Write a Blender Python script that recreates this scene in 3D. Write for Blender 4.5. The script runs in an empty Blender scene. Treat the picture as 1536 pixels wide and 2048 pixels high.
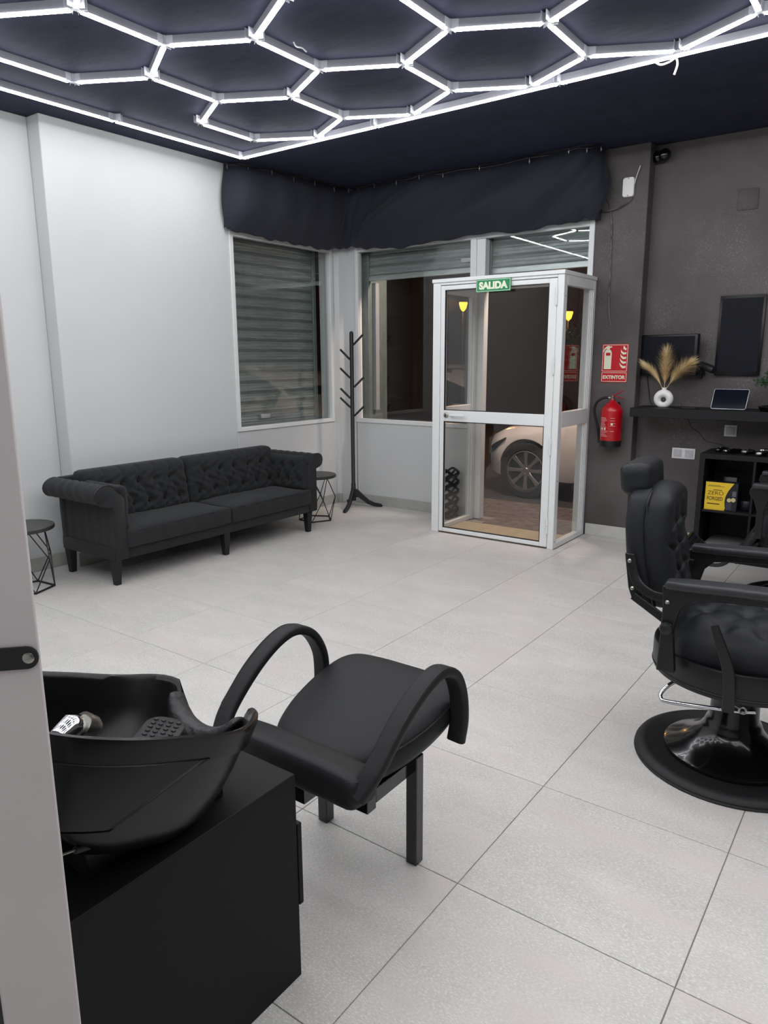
import bpy, bmesh, math, random
from mathutils import Vector, Matrix
random.seed(7)
PI = math.pi
SC = bpy.context.scene
COL = SC.collection

# ------------------------------------------------------------------ camera
FPX, YAW, PITCH, ROLL = 1446.69, -0.632206, 0.209240, -0.0049933
cam_d = bpy.data.cameras.new('camera')
cam = bpy.data.objects.new('camera', cam_d)
COL.objects.link(cam)
SC.camera = cam
_f = Vector((math.sin(YAW) * math.cos(PITCH), math.cos(YAW) * math.cos(PITCH), -math.sin(PITCH)))
_r = Vector((math.cos(YAW), -math.sin(YAW), 0))
_u = _r.cross(_f)
_r2 = _r * math.cos(ROLL) + _u * math.sin(ROLL)
_u2 = -_r * math.sin(ROLL) + _u * math.cos(ROLL)
cam.matrix_world = Matrix(((_r2.x, _u2.x, -_f.x, 0), (_r2.y, _u2.y, -_f.y, 0), (_r2.z, _u2.z, -_f.z, 1.5), (0, 0, 0, 1)))
cam_d.sensor_fit = 'VERTICAL'
cam_d.sensor_height = 24.0
cam_d.lens = FPX / 2048 * 24.0
cam_d.clip_start = 0.02
cam_d.clip_end = 200

# ------------------------------------------------------------------ world, exposure
world = bpy.data.worlds.new('night_sky')
SC.world = world
world.use_nodes = True
world.node_tree.nodes['Background'].inputs['Color'].default_value = (0.017, 0.016, 0.018, 1)
world.node_tree.nodes['Background'].inputs['Strength'].default_value = 1.0
SC.view_settings.view_transform = 'Standard'
SC.view_settings.look = 'None'
SC.view_settings.gamma = 1.0
SC.view_settings.exposure = 0.0
SC.view_settings.use_curve_mapping = False
SC.cycles.use_denoising = True
SC.cycles.max_bounces = 6
SC.cycles.diffuse_bounces = 3
SC.cycles.glossy_bounces = 3
SC.cycles.adaptive_threshold = 0.03
SC.cycles.transparent_max_bounces = 24
SC.cycles.sample_clamp_indirect = 6.0
SC.cycles.caustics_reflective = False
SC.cycles.caustics_refractive = False
LED = 31.5          # radiance of the ceiling light tubes

# ------------------------------------------------------------------ materials
def lin(c):
    return tuple((v / 255 / 12.92 if v / 255 <= 0.04045 else ((v / 255 + 0.055) / 1.055) ** 2.4) for v in c)

MATS = {}
def mat(name, rgb, rough=0.5, metal=0.0, var=0.0, scale=8.0, bump=0.0, bscale=60.0, rgb2=None, spec=0.5, coat=0.0,
        emit=None, estr=0.0, objvar=0.0, stretch=None, detail=3.0, sheen=0.0):
    m = bpy.data.materials.new(name)
    m.use_nodes = True
    nt = m.node_tree
    b = nt.nodes['Principled BSDF']
    base = lin(rgb)
    b.inputs['Base Color'].default_value = (*base, 1)
    b.inputs['Roughness'].default_value = rough
    b.inputs['Metallic'].default_value = metal
    b.inputs['Specular IOR Level'].default_value = spec
    b.inputs['Coat Weight'].default_value = coat
    if sheen:
        b.inputs['Sheen Weight'].default_value = sheen
    if emit:
        b.inputs['Emission Color'].default_value = (*lin(emit), 1)
        b.inputs['Emission Strength'].default_value = estr
    tc = nt.nodes.new('ShaderNodeTexCoord')
    mp = nt.nodes.new('ShaderNodeMapping')
    nt.links.new(tc.outputs['Object'], mp.inputs['Vector'])
    if stretch:
        mp.inputs['Scale'].default_value = stretch
    out = None
    if var or rgb2:
        n = nt.nodes.new('ShaderNodeTexNoise')
        n.inputs['Scale'].default_value = scale
        n.inputs['Detail'].default_value = detail
        n.inputs['Roughness'].default_value = 0.6
        nt.links.new(mp.outputs[0], n.inputs['Vector'])
        r = nt.nodes.new('ShaderNodeValToRGB')
        c2 = lin(rgb2) if rgb2 else tuple(v * (1 - var) for v in base)
        c1 = base if rgb2 else tuple(min(1, v * (1 + var)) for v in base)
        r.color_ramp.elements[0].color = (*c2, 1)
        r.color_ramp.elements[1].color = (*c1, 1)
        r.color_ramp.elements[0].position = 0.32
        r.color_ramp.elements[1].position = 0.68
        nt.links.new(n.outputs['Fac'], r.inputs['Fac'])
        out = r.outputs['Color']
    if objvar:
        oi = nt.nodes.new('ShaderNodeObjectInfo')
        mr = nt.nodes.new('ShaderNodeMapRange')
        mr.inputs['To Min'].default_value = 1 - objvar
        mr.inputs['To Max'].default_value = 1 + objvar
        nt.links.new(oi.outputs['Random'], mr.inputs['Value'])
        mx = nt.nodes.new('ShaderNodeMix')
        mx.data_type = 'RGBA'
        mx.blend_type = 'MULTIPLY'
        mx.inputs['Factor'].default_value = 1
        if out:
            nt.links.new(out, mx.inputs['A'])
        else:
            mx.inputs['A'].default_value = (*base, 1)
        nt.links.new(mr.outputs[0], mx.inputs['B'])
        out = mx.outputs['Result']
        ad = nt.nodes.new('ShaderNodeVectorMath')
        ad.operation = 'ADD'
        ml = nt.nodes.new('ShaderNodeMath')
        ml.operation = 'MULTIPLY'
        ml.inputs[1].default_value = 37.0
        nt.links.new(oi.outputs['Random'], ml.inputs[0])
        nt.links.new(tc.outputs['Object'], ad.inputs[0])
        nt.links.new(ml.outputs[0], ad.inputs[1])
        nt.links.new(ad.outputs[0], mp.inputs['Vector'])
    if out:
        nt.links.new(out, b.inputs['Base Color'])
    if bump:
        n2 = nt.nodes.new('ShaderNodeTexNoise')
        n2.inputs['Scale'].default_value = bscale
        n2.inputs['Detail'].default_value = 2
        nt.links.new(mp.outputs[0], n2.inputs['Vector'])
        bp = nt.nodes.new('ShaderNodeBump')
        bp.inputs['Strength'].default_value = bump
        bp.inputs['Distance'].default_value = 0.004
        nt.links.new(n2.outputs['Fac'], bp.inputs['Height'])
        nt.links.new(bp.outputs['Normal'], b.inputs['Normal'])
    MATS[name] = m
    return m

def glass_mat(name, tint, ior=1.5):
    m = bpy.data.materials.new(name)
    m.use_nodes = True
    nt = m.node_tree
    nt.nodes.clear()
    o = nt.nodes.new('ShaderNodeOutputMaterial')
    t = nt.nodes.new('ShaderNodeBsdfTransparent')
    t.inputs['Color'].default_value = (*tint, 1)
    g = nt.nodes.new('ShaderNodeBsdfGlossy')
    g.inputs['Roughness'].default_value = 0.0
    fr = nt.nodes.new('ShaderNodeFresnel')
    ge = nt.nodes.new('ShaderNodeNewGeometry')      # same reflectance on the front and back face of the sheet
    mr = nt.nodes.new('ShaderNodeMapRange')
    mr.inputs['To Min'].default_value = ior
    mr.inputs['To Max'].default_value = 1 / ior
    nt.links.new(ge.outputs['Backfacing'], mr.inputs['Value'])
    nt.links.new(mr.outputs[0], fr.inputs['IOR'])
    mx = nt.nodes.new('ShaderNodeMixShader')
    nt.links.new(fr.outputs[0], mx.inputs[0])
    nt.links.new(t.outputs[0], mx.inputs[1])
    nt.links.new(g.outputs[0], mx.inputs[2])
    nt.links.new(mx.outputs[0], o.inputs['Surface'])
    MATS[name] = m
    return m

def speckle_wall(name, rgb, rgb2, spec):
    """dark plaster-look wallpaper: broad clouds plus fine pale scratches"""
    m = mat(name, rgb, rough=0.62, rgb2=rgb2, scale=1.6, bump=0.25, bscale=120, spec=0.35)
    nt = m.node_tree
    b = nt.nodes['Principled BSDF']
    src = b.inputs['Base Color'].links[0].from_socket
    tc = [n for n in nt.nodes if n.type == 'TEX_COORD'][0]
    n1 = nt.nodes.new('ShaderNodeTexNoise')
    n1.inputs['Scale'].default_value = 75
    n1.inputs['Detail'].default_value = 3
    n1.inputs['Distortion'].default_value = 2.5
    n2 = nt.nodes.new('ShaderNodeTexNoise')
    n2.inputs['Scale'].default_value = 2.2
    nt.links.new(tc.outputs['Object'], n1.inputs['Vector'])
    nt.links.new(tc.outputs['Object'], n2.inputs['Vector'])
    r1 = nt.nodes.new('ShaderNodeValToRGB')
    r1.color_ramp.elements[0].position = 0.56
    r1.color_ramp.elements[1].position = 0.68
    r2 = nt.nodes.new('ShaderNodeValToRGB')
    r2.color_ramp.elements[0].position = 0.42
    r2.color_ramp.elements[1].position = 0.64
    nt.links.new(n1.outputs['Fac'], r1.inputs['Fac'])
    nt.links.new(n2.outputs['Fac'], r2.inputs['Fac'])
    mm = nt.nodes.new('ShaderNodeMath')
    mm.operation = 'MULTIPLY'
    nt.links.new(r1.outputs['Color'], mm.inputs[0])
    nt.links.new(r2.outputs['Color'], mm.inputs[1])
    m3 = nt.nodes.new('ShaderNodeMath')
    m3.operation = 'MULTIPLY'
    m3.inputs[1].default_value = 0.8
    nt.links.new(mm.outputs[0], m3.inputs[0])
    mx = nt.nodes.new('ShaderNodeMix')
    mx.data_type = 'RGBA'
    nt.links.new(m3.outputs[0], mx.inputs['Factor'])
    nt.links.new(src, mx.inputs['A'])
    mx.inputs['B'].default_value = (*lin(spec), 1)
    nt.links.new(mx.outputs['Result'], b.inputs['Base Color'])
    return m

M_TILE = mat('floor_tile', (206, 203, 199), rough=0.42, rgb2=(192, 190, 186), scale=3.0, bump=0.25, bscale=90, objvar=0.022, stretch=(1, 2.2, 1), detail=4)
def speckle(m, rgb, scale, amount, lo=0.5, hi=0.7):
    nt = m.node_tree
    b = nt.nodes['Principled BSDF']
    src = b.inputs['Base Color'].links[0].from_socket
    mp = [n for n in nt.nodes if n.type == 'MAPPING'][0]
    n = nt.nodes.new('ShaderNodeTexNoise')
    n.inputs['Scale'].default_value = scale
    n.inputs['Detail'].default_value = 2
    nt.links.new(mp.outputs[0], n.inputs['Vector'])
    r = nt.nodes.new('ShaderNodeMapRange')
    r.inputs['From Min'].default_value = lo
    r.inputs['From Max'].default_value = hi
    r.inputs['To Max'].default_value = amount
    nt.links.new(n.outputs['Fac'], r.inputs['Value'])
    mx = nt.nodes.new('ShaderNodeMix')
    mx.data_type = 'RGBA'
    nt.links.new(r.outputs[0], mx.inputs['Factor'])
    nt.links.new(src, mx.inputs['A'])
    mx.inputs['B'].default_value = (*lin(rgb), 1)
    nt.links.new(mx.outputs['Result'], b.inputs['Base Color'])
speckle(M_TILE, (232, 230, 226), 120, 0.7)
speckle(M_TILE, (150, 146, 142), 90, 0.3, 0.54, 0.75)
speckle(M_TILE, (206, 196, 194), 2.5, 0.8, 0.52, 0.7)
M_GROUT = mat('grout', (136, 131, 124), rough=0.9, var=0.1)
M_WHITE = mat('white_paint', (206, 208, 209), rough=0.6, var=0.015, scale=2, bump=0.06, bscale=160)
M_DARK = speckle_wall('dark_plaster', (99, 93, 93), (80, 75, 75), (142, 136, 138))
M_CEIL = mat('ceiling_cloth', (54, 56, 73), rough=0.75, var=0.12, scale=5, bump=0.5, bscale=16, stretch=(0.8, 1.6, 1), spec=0.1)
M_BASE = mat('baseboard_tile', (172, 172, 168), rough=0.5, var=0.06, scale=14)
M_ALU = mat('white_aluminium', (228, 230, 230), rough=0.38, var=0.01)
M_GLASS = glass_mat('window_glass', (0.95, 0.962, 0.957))
M_DGLASS = glass_mat('door_glass', (0.93, 0.93, 0.925))
M_GALV = mat('galvanised_steel', (196, 202, 201), rough=0.32, metal=0.75, var=0.14, scale=5, stretch=(1, 1, 8))
M_GUIDE = mat('shutter_guide', (128, 138, 134), rough=0.5, metal=0.6, var=0.1)
M_LEDBASE = mat('led_housing', (150, 150, 158), rough=0.4)
M_LED = mat('led_diffuser', (255, 255, 255), rough=0.4, emit=(252, 253, 255), estr=LED)
M_LED.cycles.emission_sampling = 'FRONT'
M_CLIP = mat('clear_plastic', (210, 212, 220), rough=0.2, spec=0.7)
M_CURT = mat('black_cloth', (30, 33, 46), rough=0.85, var=0.08, scale=30, bump=0.2, bscale=300, sheen=0.08)
M_ROD = mat('black_rod', (28, 28, 34), rough=0.4)
M_CHROME = mat('chrome', (205, 205, 208), rough=0.09, metal=1.0)
M_STEEL = mat('brushed_steel', (170, 168, 160), rough=0.3, metal=1.0)
M_SOFA = mat('sofa_linen', (25, 27, 29), rough=0.9, var=0.12, scale=40, bump=0.35, bscale=420, sheen=0.08)
M_BWOOD = mat('black_wood', (16, 17, 18), rough=0.5, var=0.1, scale=6, stretch=(1, 1, 8))
M_TABLE = mat('dark_table_top', (52, 52, 50), rough=0.4, var=0.15, scale=9, stretch=(1, 6, 1))
M_WIRE = mat('black_wire', (20, 20, 21), rough=0.45)
M_LEATHER = mat('black_leather', (27, 28, 30), spec=0.3, rough=0.55, var=0.06, scale=30, bump=0.22, bscale=380)
M_LEATHER2 = mat('barber_leather', (27, 29, 33), spec=0.35, rough=0.52, var=0.06, scale=25, bump=0.22, bscale=420)
M_ARMLIT = mat('lit_arm_leather', (44, 45, 48), rough=0.45, var=0.05, scale=25, bump=0.15, bscale=420)  # barber leather made lighter: light caught by the pads is in the colour
M_PIPE = mat('black_piping', (16, 17, 19), rough=0.5)
M_METALB = mat('black_metal', (15, 16, 18), rough=0.42, var=0.05, spec=0.45)
M_GLOSSB = mat('gloss_black', (9, 9, 11), rough=0.18, spec=0.5, coat=0.3)
M_RUBBER = mat('black_rubber', (17, 18, 20), rough=0.6, bump=0.2, bscale=200)
M_BASIN = mat('black_basin', (7, 7, 7), rough=0.27, spec=0.35)
M_CAB = mat('black_laminate', (13, 13, 14), spec=0.25, rough=0.6, var=0.05, scale=80)
M_SHELF = mat('black_oak', (22, 22, 25), spec=0.3, rough=0.55, var=0.14, scale=5, stretch=(1, 8, 8))
M_KALL = mat('blackbrown_board', (22, 22, 25), spec=0.3, rough=0.55, var=0.14, scale=6, stretch=(8, 8, 1))
M_GREYDOOR = mat('grey_door', (214, 206, 205), rough=0.55, var=0.03, scale=5)
M_RED = mat('extinguisher_red', (186, 12, 28), rough=0.28, coat=0.4)
M_SIGNR = mat('sign_red', (196, 14, 34), rough=0.45)
M_SIGNW = mat('sign_cream', (234, 238, 212), rough=0.5)
M_SIGNG = mat('sign_green', (20, 132, 84), rough=0.45)
M_WPLAS = mat('white_plastic', (232, 230, 232), rough=0.35)
M_WPLAS2 = mat('grey_plastic', (196, 194, 200), rough=0.4)
M_BPLAS = mat('black_plastic', (22, 23, 26), rough=0.4)
M_PANEL = mat('panel_black', (17, 19, 28), spec=0.2, rough=0.6, var=0.05)
M_PANELF = mat('panel_frame', (13, 13, 18), rough=0.4)
M_VASE = mat('white_ceramic', (236, 234, 232), rough=0.5)
M_PAMPAS = mat('pampas', (238, 220, 178), rough=0.9, rgb2=(222, 188, 124), scale=12)
M_SCREEN = mat('tablet_glass', (16, 20, 32), rough=0.08, coat=0.5)
M_SILVER = mat('tablet_rim', (176, 180, 186), rough=0.3, metal=0.8)
M_LEAF = mat('bonsai_green', (44, 84, 42), rough=0.7, rgb2=(22, 52, 26), scale=40)
M_BARK = mat('bark', (52, 44, 40), rough=0.9)
M_YELLOW = mat('box_yellow', (226, 190, 44), rough=0.4)
M_BOXB = mat('box_black', (24, 25, 32), rough=0.35)
M_INK = mat('ink_dark', (70, 52, 10), rough=0.5)
M_GOLD = mat('gold_dial', (214, 200, 150), rough=0.3, metal=0.3)
M_WOOD = mat('deck_wood', (186, 170, 142), rough=0.6, rgb2=(150, 134, 106), scale=4, stretch=(2, 24, 2))
M_PAVE = mat('paving', (118, 104, 98), rough=0.8, rgb2=(86, 74, 70), scale=14, objvar=0.1)
M_ROAD = mat('asphalt', (58, 56, 56), rough=0.9, var=0.2, scale=30)
M_CAR = mat('car_paint', (214, 206, 200), rough=0.25, coat=0.6)
M_CARB = mat('car_black', (14, 14, 15), rough=0.5)
M_CARGL = mat('car_glass', (8, 9, 11), rough=0.06, coat=0.4)
M_TYRE = mat('tyre', (20, 20, 20), rough=0.8)
M_RIM = mat('alloy', (168, 166, 166), rough=0.3, metal=0.9)
M_STREET = mat('far_plaster', (62, 52, 46), rough=0.9, var=0.15, scale=2)
M_LAMP = mat('street_lamp_glass', (255, 170, 60), rough=0.4, emit=(255, 150, 40), estr=7.0)
M_CABLEW = mat('white_cable', (220, 218, 214), rough=0.5)
M_CABLEB = mat('black_cable', (24, 22, 22), rough=0.5)
M_CABLEG = mat('grey_cable', (120, 114, 112), rough=0.35, rgb2=(30, 28, 28), scale=14, stretch=(1, 1, 1))
M_HOSE = mat('ribbed_hose', (196, 190, 174), rough=0.5)

# ------------------------------------------------------------------ mesh helpers
def frames(path, closed=False):
    n = len(path)
    T = []
    for i in range(n):
        if closed:
            t = path[(i + 1) % n] - path[i - 1]
        else:
            t = path[min(i + 1, n - 1)] - path[max(i - 1, 0)]
        T.append(t.normalized())
    return T

def spline(pts, n=8, closed=False):
    P = [Vector(p) for p in pts]
    out = []
    m = len(P)
    rng = range(m) if closed else range(m - 1)
    for i in rng:
        p0 = P[i - 1] if (closed or i > 0) else P[0] * 2 - P[1]
        p1 = P[i]
        p2 = P[(i + 1) % m]
        p3 = P[(i + 2) % m] if (closed or i + 2 < m) else P[-1] * 2 - P[-2]
        for k in range(n):
            t = k / n
            out.append(0.5 * ((2 * p1) + (-p0 + p2) * t + (2 * p0 - 5 * p1 + 4 * p2 - p3) * t * t + (-p0 + 3 * p1 - 3 * p2 + p3) * t ** 3))
    if not closed:
        out.append(P[-1])
    return out

ORG = {}
class MB:
    def __init__(s):
        s.v = []
        s.f = []
    def add(s, vs, fs, M=None):
        k = len(s.v)
        for p in vs:
            p = Vector(p)
            s.v.append(M @ p if M is not None else p)
        s.f += [tuple(i + k for i in f) for f in fs]
        return s
    def box(s, x0, x1, y0, y1, z0, z1, M=None):
        vs = [(x0, y0, z0), (x1, y0, z0), (x1, y1, z0), (x0, y1, z0), (x0, y0, z1), (x1, y0, z1), (x1, y1, z1), (x0, y1, z1)]
        return s.add(vs, [(0, 3, 2, 1), (4, 5, 6, 7), (0, 1, 5, 4), (1, 2, 6, 5), (2, 3, 7, 6), (3, 0, 4, 7)], M)
    def loft(s, rings, cap=True, closed=True, M=None):
        n = len(rings[0])
        vs = [p for r in rings for p in r]
        fs = []
        for i in range(len(rings) - 1):
            for j in range(n if closed else n - 1):
                a, b = i * n + j, i * n + (j + 1) % n
                fs.append((a, b, b + n, a + n))
        if cap:
            fs.append(tuple(range(n - 1, -1, -1)))
            fs.append(tuple(range((len(rings) - 1) * n, len(rings) * n)))
        return s.add(vs, fs, M)
    def sweep(s, path, prof, up=(0, 0, 1), closed=False, cap=True, scl=None, M=None):
        path = [Vector(p) for p in path]
        T = frames(path, closed)
        up = Vector(up)
        rings = []
        for i, (p, t) in enumerate(zip(path, T)):
            side = t.cross(up)
            if side.length < 1e-5:
                side = t.cross(Vector((0.3, 0.9, 0.1)))
            side.normalize()
            u = side.cross(t).normalized()
            k = scl[i] if scl else 1
            rings.append([p + side * a * k + u * b * k for a, b in prof])
        if closed:
            rings.append(rings[0])
        return s.loft(rings, cap and not closed, True, M)
    def tube(s, path, r, n=8, closed=False, scl=None, M=None):
        path = [Vector(p) for p in path]
        T = frames(path, closed)
        ref = Vector((0, 0, 1)) if abs(T[0].z) < 0.9 else Vector((1, 0, 0))
        side = T[0].cross(ref).normalized()
        rings = []
        for i, (p, t) in enumerate(zip(path, T)):
            side = (side - t * side.dot(t)).normalized()
            u = t.cross(side)
            k = r * (scl[i] if scl else 1)
            rings.append([p + side * math.cos(2 * PI * j / n) * k + u * math.sin(2 * PI * j / n) * k for j in range(n)])
        if closed:
            rings.append(rings[0])
        return s.loft(rings, not closed, True, M)
    def lathe(s, prof, n=32, c=(0, 0, 0), M=None, cap=True):
        rings = [[Vector((c[0] + r * math.cos(2 * PI * j / n), c[1] + r * math.sin(2 * PI * j / n), c[2] + z)) for j in range(n)] for r, z in prof]
        return s.loft(rings, cap, True, M)
    def prism(s, poly, axis, lo, hi, M=None):
        """poly in the two other axes (cyclic order), extruded along axis"""
        def mk(p, h):
            return {0: (h, p[0], p[1]), 1: (p[0], h, p[1]), 2: (p[0], p[1], h)}[axis]
        return s.loft([[Vector(mk(p, lo)) for p in poly], [Vector(mk(p, hi)) for p in poly]], True, True, M)
    def rbox(s, c, size, r, n=6, fn=None, M=None):
        """rounded box with subdivided faces; fn(p, nrm, q) displaces, q = point in -1..1"""
        c = Vector(c)
        h = Vector(size) / 2
        r = min(r, h.x, h.y, h.z)
        nn = (n, n, n) if isinstance(n, int) else n
        idx = {}
        vs = []
        fs = []
        def pos(k, m, hh):
            t = k / m * 2 - 1
            rr = r / hh
            if m >= 4:                       # put extra rings into the rounded border
                if k == 0: return -hh
                if k == m: return hh
                if k == 1: return -hh + r * 0.35
                if k == m - 1: return hh - r * 0.35
                return (-hh + r) + (k - 2) / (m - 4) * 2 * (hh - r) if m > 4 else 0.0
            return t * hh
        def vert(i, j, k):
            key = (i, j, k)
            if key in idx:
                return idx[key]
            p = Vector((pos(i, nn[0], h.x), pos(j, nn[1], h.y), pos(k, nn[2], h.z)))
            q = Vector((p.x / h.x, p.y / h.y, p.z / h.z))
            inner = Vector((max(-h.x + r, min(h.x - r, p.x)), max(-h.y + r, min(h.y - r, p.y)), max(-h.z + r, min(h.z - r, p.z))))
            d = p - inner
            if d.length > 1e-9:
                nrm = d.normalized()
                p = inner + nrm * r
            else:
                nrm = Vector((0, 0, 0))
            if fn:
                p = fn(p, nrm, q)
            idx[key] = len(vs)
            vs.append(p + c)
            return idx[key]
        a, b, d = nn
        for i in range(a):
            for j in range(b):
                fs.append((vert(i, j, 0), vert(i, j + 1, 0), vert(i + 1, j + 1, 0), vert(i + 1, j, 0)))
                fs.append((vert(i, j, d), vert(i + 1, j, d), vert(i + 1, j + 1, d), vert(i, j + 1, d)))
        for i in range(a):
            for k in range(d):
                fs.append((vert(i, 0, k), vert(i + 1, 0, k), vert(i + 1, 0, k + 1), vert(i, 0, k + 1)))
                fs.append((vert(i, b, k), vert(i, b, k + 1), vert(i + 1, b, k + 1), vert(i + 1, b, k)))
        for j in range(b):
            for k in range(d):
                fs.append((vert(0, j, k), vert(0, j, k + 1), vert(0, j + 1, k + 1), vert(0, j + 1, k)))
                fs.append((vert(a, j, k), vert(a, j + 1, k), vert(a, j + 1, k + 1), vert(a, j, k + 1)))
        return s.add(vs, fs, M)
    def mesh(s, name, smooth=False, angle=40):
        me = bpy.data.meshes.new(name)
        me.from_pydata([tuple(p) for p in s.v], [], s.f)
        bm = bmesh.new()
        bm.from_mesh(me)
        bmesh.ops.remove_doubles(bm, verts=bm.verts, dist=1e-6)
        bmesh.ops.recalc_face_normals(bm, faces=bm.faces)
        bm.to_mesh(me)
        bm.free()
        if smooth:
            for p in me.polygons:
                p.use_smooth = True
            me.set_sharp_from_angle(angle=math.radians(angle))
        return me
    def build(s, name, m, parent=None, smooth=False, angle=40, bevel=0.0, bseg=2, subsurf=0):
        if parent is not None:
            o0 = ORG.get(parent.name, Vector((0, 0, 0)))
            s.v = [p - o0 for p in s.v]
        me = s.mesh(name, smooth or bevel > 0, angle)
        return link(name, me, m, parent, bevel, bseg, subsurf)

def link(name, me, m, parent=None, bevel=0.0, bseg=2, subsurf=0):
    o = bpy.data.objects.new(name, me)
    COL.objects.link(o)
    if m is not None and not me.materials:
        me.materials.append(m)
    if parent is not None:
        o.parent = parent
        ORG[o.name] = ORG.get(parent.name, Vector((0, 0, 0)))
    if bevel:
        b = o.modifiers.new('bevel', 'BEVEL')
        b.width = bevel
        b.segments = bseg
        b.limit_method = 'ANGLE'
        b.angle_limit = math.radians(40)
    if subsurf:
        b = o.modifiers.new('subsurf', 'SUBSURF')
        b.levels = subsurf
        b.render_levels = subsurf
    return o

def tag(o, label=None, cat=None, group=None, kind=None):
    if label: o['label'] = label
    if cat: o['category'] = cat
    if group: o['group'] = group
    if kind: o['kind'] = kind
    return o

def thing(name, label, cat, loc=(0, 0, 0), rotz=0.0, group=None, local=False):
    o = bpy.data.objects.new(name, None)
    COL.objects.link(o)
    o.location = loc
    o.rotation_euler = (0, 0, rotz)
    o.empty_display_size = 0.1
    ORG[o.name] = Vector((0, 0, 0)) if (local or rotz) else Vector(loc)
    return tag(o, label, cat, group)

def single(o, label, cat, group=None):
    return tag(o, label, cat, group)

def struct(o, label=None):
    return tag(o, label, None, None, 'structure')

def copy_tree(o, parent=None):
    c = o.copy()
    COL.objects.link(c)
    if parent is not None:
        c.parent = parent
    ORG[c.name] = ORG.get(o.name, Vector((0, 0, 0)))
    for ch in list(o.children):
        copy_tree(ch, c)
    return c

def text_mesh(txt, size, depth, bold=0.0, squeeze=1.0, spacing=1.0):
    cu = bpy.data.curves.new('lettering', 'FONT')
    cu.body = txt
    cu.size = size
    cu.extrude = depth
    cu.offset = bold
    cu.align_x = 'CENTER'
    cu.align_y = 'CENTER'
    cu.space_character = spacing
    ob = bpy.data.objects.new('lettering', cu)
    COL.objects.link(ob)
    bpy.context.view_layer.update()
    me = bpy.data.meshes.new_from_object(ob.evaluated_get(bpy.context.evaluated_depsgraph_get()))
    bpy.data.objects.remove(ob)
    bpy.data.curves.remove(cu)
    for v in me.vertices:
        v.co.x *= squeeze
    return me

def lettering(txt, size, loc, m, parent, bold=0.0, squeeze=1.0, spacing=1.0, depth=0.0008, name='lettering', fit=None):
    """text on a surface facing -Y, centred at world loc; fit = (width, height)"""
    me = text_mesh(txt, size, depth, bold, 1.0, spacing)
    xs = [v.co.x for v in me.vertices]
    ys = [v.co.y for v in me.vertices]
    w, h = max(xs) - min(xs), max(ys) - min(ys)
    sx, sy = (fit[0] / w, fit[1] / h) if fit else (squeeze, 1)
    cx, cy = (max(xs) + min(xs)) / 2, (max(ys) + min(ys)) / 2
    o0 = ORG.get(parent.name, Vector((0, 0, 0)))
    for v in me.vertices:
        x, y, z = v.co
        v.co = Vector((loc[0] + (x - cx) * sx, loc[1] - z, loc[2] + (y - cy) * sy)) - o0
    me.materials.clear()
    return link(name, me, m, parent)

def bool_cut(o, cutter_mb):
    me = cutter_mb.mesh('cutter')
    c = bpy.data.objects.new('cutter', me)
    COL.objects.link(c)
    md = o.modifiers.new('cut', 'BOOLEAN')
    md.object = c
    md.operation = 'DIFFERENCE'
    md.solver = 'EXACT'
    bpy.context.view_layer.update()
    new = bpy.data.meshes.new_from_object(o.evaluated_get(bpy.context.evaluated_depsgraph_get()))
    o.modifiers.clear()
    old = o.data
    o.data = new
    bpy.data.objects.remove(c)
    return o

def RX(a): return Matrix.Rotation(a, 4, 'X')
def RY(a): return Matrix.Rotation(a, 4, 'Y')
def RZ(a): return Matrix.Rotation(a, 4, 'Z')
def TR(*p): return Matrix.Translation(Vector(p))
def circ(r, n=24, a0=0.0, sx=1.0): return [(r * sx * math.cos(a0 + 2 * PI * i / n), r * math.sin(a0 + 2 * PI * i / n)) for i in range(n)]
def rrect(w, h, r, n=4):
    out = []
    for cx, cy, a in ((w / 2 - r, h / 2 - r, 0), (-w / 2 + r, h / 2 - r, PI / 2), (-w / 2 + r, -h / 2 + r, PI), (w / 2 - r, -h / 2 + r, 1.5 * PI)):
        for k in range(n + 1):
            t = a + PI / 2 * k / n
            out.append((cx + r * math.cos(t), cy + r * math.sin(t)))
    return out

# ================================================================== SETTING
H, XL, XREC, YF, YR = 3.087, -4.88, -5.022, 5.957, 6.085
XB, YB = 3.0, -2.4            # right wall, back wall
YSTEP = 2.845

# ---- floor with its tiles
fl = struct(MB().box(-5.3, XB + 0.1, YB - 0.1, 6.2, -0.06, -0.004).build('floor', M_GROUT))
TX, TY, TX0, TY0, GAP = 0.611, 0.604, -0.919, 1.609, 0.0027
tile_full = None
def tile_mesh(w, d):
    m = MB()
    b = 0.0012
    m.loft([[Vector((x * (w / 2 - i), y * (d / 2 - i), z)) for x, y in ((-1, -1), (1, -1), (1, 1), (-1, 1))] for z, i in ((-0.010, 0), (-b, 0), (0, b))])
    return m.mesh('tile')
def lay_tile(x0, x1, y0, y1):
    global tile_full
    x0, x1, y0, y1 = x0 + GAP / 2, x1 - GAP / 2, y0 + GAP / 2, y1 - GAP / 2
    w, d = x1 - x0, y1 - y0
    if w < 0.02 or d < 0.02: return
    if abs(w - (TX - GAP)) < 1e-4 and abs(d - (TY - GAP)) < 1e-4:
        if tile_full is None: tile_full = tile_mesh(w, d)
        me = tile_full
    else:
        me = tile_mesh(w, d)
    o = link('tile', me, M_TILE, fl)
    o.location = ((x0 + x1) / 2, (y0 + y1) / 2, 0)
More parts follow.
